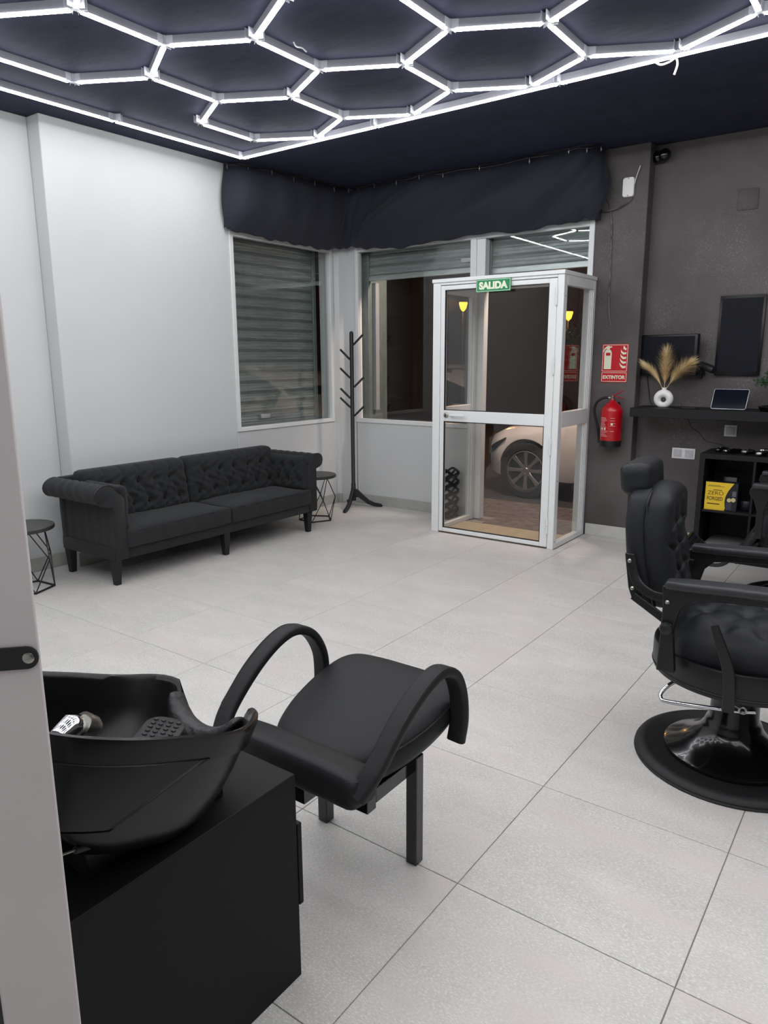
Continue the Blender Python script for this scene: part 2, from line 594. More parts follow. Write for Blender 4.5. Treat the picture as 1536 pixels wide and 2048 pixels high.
for i in range(-8, 6):
    for j in range(-7, 9):
        x0, x1, y0, y1 = TX0 + i * TX, TX0 + (i + 1) * TX, TY0 + j * TY, TY0 + (j + 1) * TY
        x0, x1, y0, y1 = max(x0, XREC), min(x1, XB), max(y0, YB), y1
        if x1 <= x0 or y1 <= y0: continue
        ymax = YR if x0 >= -1.86 else YF
        if y0 >= ymax: continue
        if y1 <= 5.30 or x1 <= -3.36 or x0 >= -2.21:
            lay_tile(x0, x1, y0, min(y1, ymax))
        else:                          # cut around the glass porch
            if y0 < 5.30: lay_tile(x0, x1, y0, 5.30)
            if x0 < -3.36: lay_tile(x0, -3.36, max(y0, 5.30), min(y1, ymax))
            if x1 > -2.21: lay_tile(-2.21, x1, max(y0, 5.30), min(y1, ymax))

# ---- ceiling
struct(MB().box(-5.3, XB + 0.1, YB - 0.1, 6.3, H, H + 0.12).build('ceiling', M_CEIL))

# ---- left wall with the shutter window opening
WY0, WY1, WZ0, WZ1 = 4.455, 5.795, 0.862, 2.565
w = MB()
w.box(-5.05, XL, YSTEP, WY0, 0, H)
w.box(-5.05, XL, WY1, 6.10, 0, H)
w.box(-5.05, XL, WY0, WY1, 0, WZ0)
w.box(-5.05, XL, WY0, WY1, WZ1, H)
w.box(-5.19, XREC, YB, YSTEP, 0, H)
w.box(-5.19, -5.05, YSTEP - 0.10, YSTEP + 0.001, 0, H)
struct(w.build('wall_left', M_WHITE, bevel=0.006))
# small pier that rounds off the corner
w = MB()
w.prism([(XL - 0.005, 5.83), (XL + 0.045, 5.85), (XL + 0.075, YF + 0.005), (XL - 0.005, YF + 0.005)], 2, 0, H)
struct(w.build('trim_1', M_WHITE, bevel=0.008))

# ---- front wall, white part
FX0, FX1, FZ0, FZ1 = -4.706, -2.252, 0.852, 2.575
w = MB()
w.box(-5.05, FX0, YF, 6.10, 0, H)
w.box(FX0, -3.36, YF, 6.10, 0, FZ0)
w.box(FX0, FX1, YF, 6.10, FZ1, H)
struct(w.build('wall_front', M_WHITE, bevel=0.004))
# ---- front wall, dark part: pier by the door and the recessed wall
w = MB()
w.box(FX1, -1.85, YF, 6.30, 0, H)
w.box(-1.86, XB + 0.1, YR, 6.30, 0, H)
struct(w.build('wall_front_dark', M_DARK, bevel=0.006))
struct(MB().box(XB, XB + 0.12, YB, YR, 0, H).build('wall_right', M_DARK))
struct(MB().box(-5.19, XB + 0.12, YB - 0.12, YB, 0, H).build('wall_back', M_WHITE))

# ---- baseboards
def bb(name, segs, mtl=M_BASE):
    m = MB()
    for s in segs: m.box(*s, 0, 0.10)
    struct(m.build(name, mtl, bevel=0.003))
M_BTOP = mat('baseboard_bead', (205, 206, 204), rough=0.5)
bb('baseboard_left', [(XL, XL + 0.012, YSTEP, 5.83), (XREC, XREC + 0.012, YB, YSTEP - 0.012), (XREC, XL + 0.012, YSTEP - 0.012, YSTEP)])
bb('baseboard_front', [(XL + 0.08, -3.36, YF - 0.012, YF)])
bb('baseboard_corner', [(XL, XL + 0.057, 5.831, 5.846)])
bb('baseboard_front_dark', [(-2.20, -1.838, YF - 0.012, YF), (-1.85, -1.838, YF, YR - 0.012), (-1.838, XB, YR - 0.012, YR)], mat('baseboard_pale', (196, 195, 190), rough=0.5, var=0.05, scale=14))

# ---- window_1: white frame, pane (left wall)
win = struct(bpy.data.objects.new('window_1', None))
COL.objects.link(win)
fx0, fx1 = XL - 0.05, XL + 0.012
def fbox(nm, *a, mtl=M_ALU, par=None, bv=0.004): return MB().box(*a).build(nm, mtl, par, bevel=bv)
fbox('frame_side', fx0, fx1, WY0, WY0 + 0.04, WZ0, WZ1, par=win)
fbox('frame_side', fx0, fx1, WY1 - 0.04, WY1, WZ0, WZ1, par=win)
fbox('frame_bottom', fx0, fx1, WY0 + 0.04, WY1 - 0.04, WZ0, WZ0 + 0.038, par=win)
fbox('frame_top', fx0, fx1, WY0 + 0.04, WY1 - 0.04, WZ1 - 0.04, WZ1, par=win)
MB().box(XL - 0.03, XL - 0.024, WY0 + 0.04, WY1 - 0.04, WZ0 + 0.038, WZ1 - 0.04).build('pane', M_GLASS, win)

# ---- window_2: shopfront glazing over and beside the porch
win2 = struct(bpy.data.objects.new('window_2', None))
COL.objects.link(win2)
fy0, fy1 = YF - 0.012, YF + 0.05
fbox('frame_side', FX0, FX0 + 0.04, fy0, fy1, FZ0, FZ1, par=win2)
fbox('frame_side', FX1 - 0.045, FX1, fy0, fy1, 0.0, FZ1, par=win2)
fbox('frame_top', FX0 + 0.04, FX1 - 0.045, fy0, fy1, FZ1 - 0.045, FZ1, par=win2)
fbox('frame_bottom', FX0 + 0.04, -3.385, fy0, fy1, FZ0, FZ0 + 0.04, par=win2)
fbox('mullion', -3.385, -3.325, fy0, fy1 + 0.03, 0.0, FZ1 - 0.045, par=win2)
fbox('mullion', -3.325, -3.24, fy0 + 0.012, fy1 + 0.03, 0.0, FZ1 - 0.045, par=win2)
fbox('transom', -3.24, FX1 - 0.045, fy0, fy1, 2.09, 2.14, par=win2)
MB().box(FX0 + 0.04, -3.385, YF + 0.018, YF + 0.024, FZ0 + 0.04, FZ1 - 0.045).build('pane', M_GLASS, win2)
MB().box(-3.24, FX1 - 0.045, YF + 0.018, YF + 0.024, 2.14, FZ1 - 0.045).build('pane', M_GLASS, win2)

# ---- roller shutters outside the glass: every slat a part
def slat_profile(pitch):
    # (depth, height 0..1): three shallow corrugations and a proud interlock bead at the top
    p = []
    for k in range(25):
        h = 0.86 * k / 24
        p.append((0.006 + 0.006 * math.cos(2 * PI * 3 * h / 0.86 + PI), h))
    return p + [(0.000, 0.875), (-0.004, 0.885), (0.006, 0.895), (0.014, 0.915), (0.017, 0.935), (0.014, 0.955), (0.004, 0.972), (-0.004, 0.980), (0.0, 1.0)]
def shutter(root, axis, plane, a0, a1, z0, z1, pitch, sgn):
    """axis 1: slats run along Y, room side is +X (sgn=1); axis 0: run along X, room side is -Y (sgn=-1)"""
    prof = slat_profile(pitch)
    m = MB()
    ring = lambda a: [Vector((plane + sgn * d, a, h * pitch)) if axis == 1 else Vector((a, plane + sgn * d, h * pitch)) for d, h in prof] + \
                     [Vector((plane - sgn * 0.004 + sgn * d, a, h * pitch)) if axis == 1 else Vector((a, plane - sgn * 0.004 + sgn * d, h * pitch)) for d, h in reversed(prof)]
    m.loft([ring(a0), ring(a1)])
    o0 = ORG[root.name]
    m.v = [p - Vector((o0.x, o0.y, 0)) for p in m.v]
    me = m.mesh('slat', True, 20)
    z = z0
    while z < z1 - 1e-4:
        o = link('slat', me, M_GALV, root)
        o.location.z = z - o0.z
        z += pitch
g = 0.045
sh = thing('roller_shutter', 'closed galvanised roller shutter behind the left wall window', 'shutter', (-5.075, 5.12, WZ0 + 0.04))
shutter(sh, 1, -5.075, WY0 + 0.03, WY1 - 0.10, WZ0 + 0.05, WZ1, 0.096, 1)
MB().box(-5.10, -5.06, WY0 + 0.03, WY1 - 0.10, WZ0 + 0.005, WZ0 + 0.05).build('bottom_bar', M_GALV, sh, bevel=0.004)
MB().box(-5.11, -5.045, WY1 - 0.10, WY1 - 0.055, WZ0 + 0.005, WZ1).build('guide_rail', M_GUIDE, sh, bevel=0.004)
MB().box(-5.11, -5.045, WY0 + 0.002, WY0 + 0.03, WZ0 + 0.005, WZ1).build('guide_rail', M_GUIDE, sh, bevel=0.004)
lk = MB().rbox((-5.055, 4.98, WZ0 + 0.10), (0.016, 0.12, 0.045), 0.008, 4).build('lock_plate', M_WPLAS2, sh, smooth=True)
MB().box(-5.062, -5.056, 4.90, 5.08, WZ0 + 0.085, WZ0 + 0.115).build('lock_bolt', M_STEEL, lk)
for (x0, x1, zb, lab, lx) in ((-4.62, -3.40, 2.262, 'half-raised grey roller shutter behind the pane left of the door', -3.50),
                              (-3.235, -2.30, 2.235, 'raised grey roller shutter above the glass porch', None)):
    sh = thing('roller_shutter', lab, 'shutter', ((x0 + x1) / 2, 6.09, zb))
    shutter(sh, 0, 6.09, x0, x1, zb + 0.05, 2.62, 0.096, -1)
    MB().box(x0, x1, 6.07, 6.105, zb, zb + 0.05).build('bottom_bar', M_GALV, sh, bevel=0.004)
    MB().box(x0 - 0.045, x0, 6.06, 6.12, FZ0 + 0.0 if lx else 2.14, 2.62).build('guide_rail', M_GUIDE, sh, bevel=0.004)
    if lx:
        MB().rbox((lx, 6.066, zb + 0.115), (0.10, 0.014, 0.04), 0.007, 4).build('lock_plate', M_WPLAS2, sh, smooth=True)
# reveal of the shopfront opening outside
struct(MB().box(FX0 + 0.002, -4.64, 6.065, 6.40, FZ0, 2.62).build('trim_2', M_GUIDE))
struct(MB().box(-4.64, -4.59, 6.14, 6.20, FZ0 + 0.12, 2.25).build('trim_3', mat('grey_reveal', (150, 150, 150), rough=0.7)))

# ================================================================== GLASS PORCH AND DOOR
PX0, PX1, PY0, PZ = -3.357, -2.212, 5.29, 2.135
po = thing('glass_porch', 'white aluminium glass porch built around the street door', 'porch', ((PX0 + PX1) / 2, 5.6, 0))
PB = 0.005
fbox('post', PX0, -3.287, PY0, PY0 + 0.06, 0, PZ - 0.03, par=po)
fbox('post', -2.265, PX1, PY0, PY0 + 0.06, 0, PZ - 0.03, par=po)
fbox('post', -2.27, PX1, YF - 0.062, YF - 0.013, 0, PZ - 0.03, par=po)
fbox('post', -2.285, -2.225, YF - 0.098, YF - 0.064, 0, PZ - 0.03, par=po)
fbox('post', PX0, -3.30, YF - 0.062, YF - 0.013, 0, PZ - 0.03, par=po)
fbox('head_rail', -3.287, -2.265, PY0, PY0 + 0.06, 2.085, PZ - 0.03, par=po)
cap = MB()
cap.box(PX0 - 0.006, PX1 + 0.006, PY0 - 0.01, YF - 0.013, PZ - 0.03, PZ)
cap.build('roof_cap', M_ALU, po, bevel=0.004)
for sx0, sx1 in ((PX1 - 0.048, PX1), (PX0, PX0 + 0.048)):
    fbox('side_rail', sx0, sx1, PY0 + 0.06, YF - 0.062, 0.0, 0.045, par=po)
    fbox('side_rail', sx0, sx1, PY0 + 0.06, YF - 0.062, 0.965, 1.085, par=po)
    fbox('side_rail', sx0, sx1, PY0 + 0.06, YF - 0.062, 2.03, PZ - 0.03, par=po)
    xm = (sx0 + sx1) / 2
    for z0, z1 in ((0.045, 0.965), (1.085, 2.03)):
        MB().box(xm - 0.003, xm + 0.003, PY0 + 0.055, YF - 0.06, z0, z1).build('pane', M_DGLASS, po)
        # glazing bead
        fbox('glazing_bead', sx0 + 0.006, sx1 - 0.006, PY0 + 0.06, PY0 + 0.078, z0, z1, par=po, bv=0.002)
        fbox('glazing_bead', sx0 + 0.006, sx1 - 0.006, YF - 0.08, YF - 0.062, z0, z1, par=po, bv=0.002)
for z in (0.06, 0.55, 1.30, 1.95):
    MB().lathe([(0.004, 0), (0.004, 0.002)], 8, M=TR(PX1, PY0 + 0.03, z) @ RY(PI / 2)).build('screw', M_BPLAS, po)

d2 = struct(bpy.data.objects.new('door_2', None))
COL.objects.link(d2)
d2['label'] = 'white framed glass street door with a middle rail'
dy0, dy1 = PY0 + 0.004, PY0 + 0.046
fbox('stile', -3.284, -3.245, dy0, dy1, 0.012, 2.08, par=d2)
fbox('stile', -2.332, -2.268, dy0, dy1, 0.012, 2.08, par=d2)
fbox('rail', -3.245, -2.332, dy0, dy1, 2.045, 2.08, par=d2)
fbox('rail', -3.245, -2.332, dy0, dy1, 0.975, 1.068, par=d2)
fbox('rail', -3.245, -2.332, dy0, dy1, 0.012, 0.047, par=d2)
for z0, z1 in ((0.047, 0.975), (1.068, 2.045)):
    MB().box(-3.25, -2.328, dy0 + 0.02, dy0 + 0.026, z0, z1).build('pane', M_DGLASS, d2)
    for (a, b, c, d) in ((-3.245, -3.239, z0, z1), (-2.338, -2.332, z0, z1), (-3.239, -2.338, z0, z0 + 0.006), (-3.239, -2.338, z1 - 0.006, z1)):
        MB().box(a, b, dy0 + 0.004, dy0 + 0.02, c, d).build('gasket', M_BPLAS, d2)
MB().lathe([(0.001, 0), (0.021, 0), (0.021, 0.008), (0.016, 0.012), (0.001, 0.012)], 20, M=TR(-3.218, dy0, 1.027) @ RX(PI / 2)).build('lock', M_STEEL, d2, smooth=True)
MB().box(-3.221, -3.215, dy0 - 0.014, dy0 - 0.011, 1.016, 1.038).build('keyhole', M_BPLAS, d2)
hd = MB().lathe([(0.001, 0), (0.014, 0), (0.014, 0.03), (0.001, 0.03)], 14, M=TR(-3.155, dy0, 1.03) @ RX(PI / 2)).build('handle', M_ALU, d2, smooth=True)
MB().rbox((-3.095, dy0 - 0.04, 1.032), (0.15, 0.016, 0.022), 0.007, 5).build('lever', M_ALU, hd, smooth=True)
for z in (1.95, 1.44, 0.82, 0.19):
    h = MB()
    h.lathe([(0.009, -0.065), (0.009, -0.002)], 12, (-2.268, PY0 - 0.006, z))
    h.lathe([(0.009, 0.002), (0.009, 0.065)], 12, (-2.268, PY0 - 0.006, z))
    h.lathe([(0.005, -0.07), (0.005, 0.07)], 8, (-2.268, PY0 - 0.006, z))
    h.build('hinge', M_ALU, d2, smooth=True)

# exit sign on the door head
sg = thing('exit_sign', 'green SALIDA sign on the door head', 'sign', (-2.793, PY0 - 0.012, 2.01))
MB().box(-2.945, -2.641, PY0 - 0.016, PY0 - 0.011, 2.008, 2.106).build('plate', M_SIGNG, sg)
for (a, b, c, d) in ((-2.94, -2.646, 2.098, 2.101), (-2.94, -2.646, 2.013, 2.016), (-2.94, -2.937, 2.016, 2.098), (-2.649, -2.646, 2.016, 2.098)):
    MB().box(a, b, PY0 - 0.017, PY0 - 0.0159, c, d).build('border', M_SIGNW, sg)
lettering('SALIDA', 0.1, (-2.793, PY0 - 0.0166, 2.057), M_SIGNW, sg, bold=0.0055, fit=(0.250, 0.058))

# porch floor: boards, then street paving
dk = struct(bpy.data.objects.new('floor_porch', None))
COL.objects.link(dk)
bme = MB().box(-0.51, 0.51, -0.0355, 0.0355, -0.02, 0.0).mesh('plank')
for k in range(6):
    o = link('plank', bme, M_WOOD, dk)
    o.location = (-2.785, 5.376 + k * 0.0735, 0.008)
pv = struct(MB().box(-9.5, 3, 5.78, 6.95, -0.05, -0.008).build('floor_pavement', M_GROUT))
struct(MB().box(-9.5, 3, 6.95, 16, -0.12, -0.03).build('floor_street', M_ROAD))
pme = MB().loft([[Vector((x * (0.0985 - i), y * (0.0485 - i), z)) for x, y in ((-1, -1), (1, -1), (1, 1), (-1, 1))] for z, i in ((-0.02, 0), (-0.003, 0), (0, 0.003))]).mesh('paver')
k = 0
for j in range(11):
    for i in range(14):
        x = -4.45 + i * 0.2 + (0.1 if j % 2 else 0)
        y = 5.86 + j * 0.1
        if y < 6.12 and (x < -3.2 or x > -2.33): continue
        o = link('paver', pme, M_PAVE, pv)
        o.location = (x, y, random.uniform(-0.003, 0.0))

# ================================================================== CEILING LIGHT
ZT = H                        # tubes are clipped straight under the ceiling
lt = thing('hexagon_ceiling_light', 'bright white honeycomb of light tubes inside a rectangular tube frame on the ceiling', 'ceiling light', (-2.2, 2.7, H))
tube_cache = {}
def light_tube(p0, p1, cut=0.028):
    p0, p1 = Vector((p0[0], p0[1], 0)), Vector((p1[0], p1[1], 0))
    L = round((p1 - p0).length - 2 * cut, 3)
    if L not in tube_cache:
        m = MB()
        m.prism([(-0.011, -0.040), (0.011, -0.040), (0.011, -0.001), (-0.011, -0.001)], 0, -L / 2, L / 2)
        e = MB()
        pr = [(-0.0125, -0.040), (-0.0100, -0.049), (0.0100, -0.049), (0.0125, -0.040)]
        e.prism(pr, 0, -L / 2, L / 2)
        tube_cache[L] = (m.mesh('light_tube'), e.mesh('diffuser', True, 60))
    h, e = tube_cache[L]
    o = link('light_tube', h, M_LEDBASE, lt)
    mid = (p0 + p1) / 2
    o.location = (mid.x - ORG[lt.name].x, mid.y - ORG[lt.name].y, 0)
    o.rotation_euler.z = math.atan2(p1.y - p0.y, p1.x - p0.x)
    d = link('diffuser', e, M_LED, o)
xk = lambda k: -2.862 + 0.4125 * k
yr = lambda r: 2.842 + 0.703 * r
VL = 0.481
nodes = {}
def nd(kind, k, r):
    return (xk(k), yr(r) + (VL if kind == 'T' else 0))
edges = set()
def add_cell(k, r):
    ring = [('T', k, r - 1), ('B', k + 1, r), ('T', k + 1, r), ('B', k, r + 1), ('T', k - 1, r), ('B', k - 1, r)]
    for a, b in zip(ring, ring[1:] + ring[:1]):
        edges.add(tuple(sorted((a, b))))
for r, ks in ((1, (-2, 0, 2, 4, 6, 8, 10)), (0, (-1, 1, 3, 5, 7, 9)), (-1, (-2, 0, 2, 4, 6, 8, 10)), (-2, (-1, 1, 3, 5, 7, 9)), (-3, (-2, 0, 2, 4, 6, 8, 10)), (-4, (-1, 1, 3, 5, 7, 9))):
    for k in ks: add_cell(k, r)
pts = set()
for a, b in sorted(edges):
    light_tube(nd(*a), nd(*b))
    pts.add(nd(*a)); pts.add(nd(*b))
LX0, LX1, LY0, LY1 = -4.515, 2.05, -0.24, 4.305
def run(p, q, n):
    for i in range(n):
        a = (p[0] + (q[0] - p[0]) * i / n, p[1] + (q[1] - p[1]) * i / n)
        b = (p[0] + (q[0] - p[0]) * (i + 1) / n, p[1] + (q[1] - p[1]) * (i + 1) / n)
        light_tube(a, b, 0.012)
        pts.add(a)
run((LX0, LY1), (LX1, LY1), 5)
run((LX1, LY1), (LX1, LY0), 4)
run((LX1, LY0), (LX0, LY0), 5)
run((LX0, LY0), (LX0, LY1), 4)
cm = MB()
cm.lathe([(0.020, -0.042), (0.020, -0.001)], 10)
for a in (PI / 6, PI / 2, 5 * PI / 6, 1.5 * PI):
    cm.box(0.015, 0.05, -0.0135, -0.0115, -0.044, -0.001, RZ(a))
    cm.box(0.015, 0.05, 0.0115, 0.0135, -0.044, -0.001, RZ(a))
cme = cm.mesh('connector')
for p in sorted(pts):
    o = link('connector', cme, M_CLIP, lt)
    o.location = (p[0] - ORG[lt.name].x, p[1] - ORG[lt.name].y, 0)

# loose cable ends that hang from the ceiling
def cable(name, pts_, r, m, label, cat, n=6):
    o = MB().tube(spline(pts_, n), r, 6).build(name, m, smooth=True)
    return single(o, label, cat)
cable('ceiling_cable', [(-1.33, 4.29, H), (-1.35, 4.31, H - 0.035), (-1.33, 4.34, H - 0.055), (-1.29, 4.36, H - 0.045), (-1.26, 4.37, H - 0.03), (-1.25, 4.375, H - 0.06), (-1.262, 4.37, H - 0.11)], 0.006, M_CABLEW,
      'white loose cable hanging from the dark ceiling near the door wall', 'cable')
cable('ceiling_cable', [(-2.80, 3.06, H), (-2.79, 3.07, H - 0.02), (-2.76, 3.08, H - 0.03), (-2.74, 3.09, H - 0.05)], 0.004, M_CABLEW,
      'short white cable end poking out of the ceiling inside a hexagon', 'cable')

# ================================================================== VALANCE CURTAIN
top = spline([(-4.875, 4.43, H), (-4.79, 4.47, H), (-4.72, 4.70, H), (-4.68, 4.95, H), (-4.675, 5.25, H), (-4.65, 5.53, H), (-4.60, 5.73, H), (-4.46, 5.765, H), (-4.22, 5.735, H), (-3.92, 5.71, H), (-3.66, 5.715, H), (-3.38, 5.75, H), (-2.88, 5.765, H), (-2.45, 5.74, H), (-2.275, 5.73, H), (-2.20, 5.80, H), (-2.195, 5.94, H)], 10)
bot = spline([(-4.86, 4.39, 2.575), (-4.80, 4.44, 2.555), (-4.795, 4.76, 2.535), (-4.785, 5.00, 2.53), (-4.785, 5.25, 2.528), (-4.78, 5.50, 2.522), (-4.755, 5.75, 2.545), (-4.69, 5.86, 2.57), (-4.50, 5.87, 2.545), (-4.18, 5.865, 2.515), (-3.80, 5.865, 2.524), (-3.32, 5.87, 2.552), (-2.86, 5.865, 2.534), (-2.53, 5.865, 2.556), (-2.30, 5.85, 2.562), (-2.21, 5.86, 2.565), (-2.205, 5.945, 2.565)], 10)
NV = 26
rings = []
nU = len(top)
T = frames(top)
for i in range(nU):
    t = i / (nU - 1)
    nrm = Vector((T[i].y, -T[i].x, 0)).normalized()       # towards the room
    col = []
    for j in range(NV + 1):
        v = j / NV
        p = top[i].lerp(bot[i], v)
        bulge = 0.075 * math.sin(PI * min(1, v * 1.02)) ** 0.8 + 0.05 * math.sin(PI * v) * v
        bulge *= min(1, 0.25 + t * 9, 0.1 + (1 - t) * 7)
        s_ = t * 40
        vert = 0.016 * math.sin(s_ * 2.1 + 0.8 * math.sin(s_ * 0.7)) * math.sin(PI * min(1, 0.1 + 0.9 * v)) if t < 0.5 else 0.004 * math.sin(s_ * 2.6) * (1 - v)
        diag = 0
        if t > 0.42:
            q = (t * 15.0 + v * 2.6)
            diag = (0.045 * math.sin(q * 2.1) + 0.016 * math.sin(q * 4.7 + 1.0)) * math.sin(PI * v) ** 0.7
        ruff = 0.006 * math.sin(t * 160) * v ** 3
        if i in (0, nU - 1): bulge = vert = diag = 0
        col.append(p + nrm * (bulge + vert + diag) + Vector((0, 0, ruff + 0.006 * math.sin(t * 73) * v)))
    # the lower edge is turned back under to the window head
    last = col[-1]
    col.append(last - nrm * 0.03 + Vector((0, 0, 0.012)))
    rings.append(col)
cu = thing('valance_curtain', 'black gathered cloth hung below the ceiling across both shop windows', 'curtain', (-3.6, 5.7, 2.5))
m = MB().loft(rings, cap=False, closed=False)
co = m.build('cloth', M_CURT, cu, smooth=True, angle=180)
sd = co.modifiers.new('thickness', 'SOLIDIFY')
sd.thickness = 0.004
MB().tube([p + Vector((T[i].y, -T[i].x, 0)).normalized() * 0.018 - Vector((0, 0, 0.028 + 0.006 * math.sin(i * 0.5))) for i, p in enumerate(top) if 3 < i < nU - 8], 0.007, 6).build('curtain_wire', M_ROD, cu, smooth=True)
clip = MB().rbox((0, 0, 0), (0.012, 0.012, 0.03), 0.004, 3).lathe([(0.006, -0.024), (0.006, -0.014)], 8).mesh('clip')
for i in range(6, nU - 10, 9):
    p = top[i] + Vector((T[i].y, -T[i].x, 0)).normalized() * 0.026
    o = link('clip', clip, M_STEEL, cu)
    o.location = Vector((p.x, p.y, H - 0.03 - 0.012 * (i % 2))) - ORG[cu.name]

# ================================================================== COAT RACK
CX, CY = -4.565, 5.705
cr = thing('coat_rack', 'black wooden coat rack with eight pegs and a tripod foot in the corner', 'coat rack', (CX, CY, 0))
MB().lathe([(0.027, 0.075), (0.027, 0.20), (0.024, 0.205), (0.024, 0.25), (0.020, 0.256), (0.020, 1.74), (0.017, 1.755), (0.008, 1.762)], 16, (CX, CY, 0)).build('pole', M_BWOOD, cr, smooth=True)
for a in (math.radians(140), math.radians(-70), math.radians(42)):
    prof = [(0.015, 0.20), (0.05, 0.185), (0.10, 0.13), (0.16, 0.075), (0.22, 0.045), (0.285, 0.030), (0.30, 0.012), (0.29, 0.0), (0.27, 0.0), (0.20, 0.012), (0.14, 0.035), (0.09, 0.075), (0.05, 0.105), (0.015, 0.11)]
    m = MB().prism(prof, 1, -0.016, 0.016, TR(CX, CY, 0) @ RZ(a))
    m.build('foot', M_BWOOD, cr, bevel=0.006)
for z, a in ((1.63, 20), (1.49, 200), (1.31, 235), (1.22, 30), (1.11, 205), (1.02, 215), (0.935, 25)):
    a = math.radians(a)
    d = Vector((math.cos(a), math.sin(a), 0))
    p = Vector((CX, CY, z))
    MB().tube([p + d * 0.012, p + d * 0.03 + Vector((0, 0, 0.012)), p + d * 0.115 + Vector((0, 0, 0.095)), p + d * 0.12 + Vector((0, 0, 0.099))], 0.0105, 10, scl=[1, 1, 1, 0.7]).build('peg', M_BWOOD, cr, smooth=True)

# ================================================================== ROUND SIDE TABLES
def side_table(c, ang, label):
    t = thing('side_table', label, 'side table', (c[0], c[1], 0), group='round wire side tables')
    x, y = c
    MB().lathe([(0.001, 0.408), (0.190, 0.408), (0.197, 0.414), (0.197, 0.432), (0.193, 0.436), (0.001, 0.436)], 48, (x, y, 0)).build('table_top', M_TABLE, t, smooth=True)
    B = [Vector((x + 0.160 * math.cos(ang + i * 2 * PI / 5), y + 0.160 * math.sin(ang + i * 2 * PI / 5), 0.006)) for i in range(5)]
    Mi = [Vector((x + 0.185 * math.cos(ang + (i + 0.5) * 2 * PI / 5), y + 0.185 * math.sin(ang + (i + 0.5) * 2 * PI / 5), 0.215)) for i in range(5)]
    Tp = [Vector((x + 0.13 * math.cos(ang + i * 2 * PI / 5), y + 0.13 * math.sin(ang + i * 2 * PI / 5), 0.408)) for i in range(5)]
    sq = rrect(0.012, 0.012, 0.003, 1)
    for i in range(5):
        MB().sweep([B[i], B[(i + 1) % 5]], sq).build('base_bar', M_WIRE, t)
    for i in range(5):
        w_ = MB()
        for a, b in ((B[i], Mi[i]), (B[i], Mi[i - 1]), (Tp[i], Mi[i]), (Tp[i], Mi[i - 1])):
            w_.tube([a, b], 0.004, 6)
        w_.build('wire_leg', M_WIRE, t, smooth=True)
    return t
side_table((-4.508, 5.06), math.radians(9), 'round dark side table with a wire base between sofa and coat rack')
side_table((-4.665, 2.335), math.radians(59), 'round dark side table with a wire base beside the near sofa arm')

# ================================================================== SOFA
def seg_d(p, a, b):
    ab = (b[0] - a[0], b[1] - a[1])
    t = max(0, min(1, ((p[0] - a[0]) * ab[0] + (p[1] - a[1]) * ab[1]) / (ab[0] ** 2 + ab[1] ** 2)))
    return math.hypot(p[0] - a[0] - ab[0] * t, p[1] - a[1] - ab[1] * t)
def tufter(btn, links, depth, s, cw, cd):
    def h(u, v):
        d = 0
        for b in btn:
            r2 = ((u - b[0]) ** 2 + (v - b[1]) ** 2) / (s * s)
            if r2 < 9: d = max(d, depth * math.exp(-r2))
        for a, b in links:
            q = seg_d((u, v), a, b)
            if q < 3 * cw: d = max(d, cd * math.exp(-(q / cw) ** 2))
        return d
    return h
def diamond(u0, u1, v0, v1, nu, nv):
    """staggered button grid and diagonal creases"""
    B = []
    for j in range(nv):
        n = nu if j % 2 == 0 else nu - 1
        off = 0 if j % 2 == 0 else 0.5
        B.append([(u0 + (u1 - u0) * (i + off) / max(1, nu - 1), v0 + (v1 - v0) * j / max(1, nv - 1)) for i in range(n)])
    L = []
    for j in range(nv - 1):
        for a in B[j]:
            for b in B[j + 1]:
                if abs(a[0] - b[0]) < (u1 - u0) / max(1, nu - 1) * 0.6: L.append((a, b))
    return [b for r in B for b in r], L

sf = thing('sofa', 'long black tufted fabric sofa with rolled arms against the white wall', 'sofa', (-4.55, 3.71, 0))
SY0, SY1 = 2.70, 4.735
MB().rbox((-4.525, (SY0 + SY1) / 2, 0.222), (0.635, SY1 - SY0, 0.095), 0.012, 4).build('base_frame', M_SOFA, sf, smooth=True)
MB().rbox((-4.81, (SY0 + SY1) / 2, 0.45), (0.085, SY1 - SY0 - 0.01, 0.50), 0.02, 4).build('back_frame', M_SOFA, sf, smooth=True)
def cushion_fn(bt, ln, tilt, wrinkle):
    tf = tufter(bt, ln, 0.040, 0.030, 0.013, 0.022)
    def fn(p, n, q):
        p = Vector(p)
        if q.x > 0.4:
            k = min(1, (q.x - 0.4) / 0.5)
            bulge = 0.025 * (1 - q.y ** 4) * (1 - q.z ** 4)
            wr = 0.004 * math.sin(p.y * 55 + 6 * math.sin(p.z * 23)) + 0.003 * math.sin(p.z * 70 + 5 * math.sin(p.y * 19))
            p.x += (bulge - tf(p.y, p.z) + wr * wrinkle * (1 - q.z ** 4)) * k
        p.x -= tilt * p.z
        return p
    return fn
for y0, y1, nm in ((2.775, 3.672, 0), (3.676, 4.655, 1)):
    wdt = y1 - y0
    bt, ln = diamond(-wdt / 2 + 0.10, wdt / 2 - 0.10, -0.085, 0.07, 6, 2)
    ln += [((b[0], 0.07), (b[0] + 0.01, 0.19)) for b in bt if b[1] > 0] + [((b[0], -0.085), (b[0], -0.2)) for b in bt if b[1] < 0]
    bt2 = [b for b in bt]
    bc = MB().rbox((-4.69, (y0 + y1) / 2, 0.545), (0.145, wdt, 0.385), 0.045, (8, 60, 34), cushion_fn(bt, ln, 0.16, 1.0)).build('back_cushion', M_SOFA, sf, smooth=True, angle=180)
    for b in bt2:
        MB().lathe([(0.010, 0), (0.008, 0.005), (0.001, 0.007)], 8, M=TR(-4.625 - 0.16 * b[1], (y0 + y1) / 2 + b[0], 0.545 + b[1]) @ RY(PI / 2)).build('button', M_PIPE, bc, smooth=True)
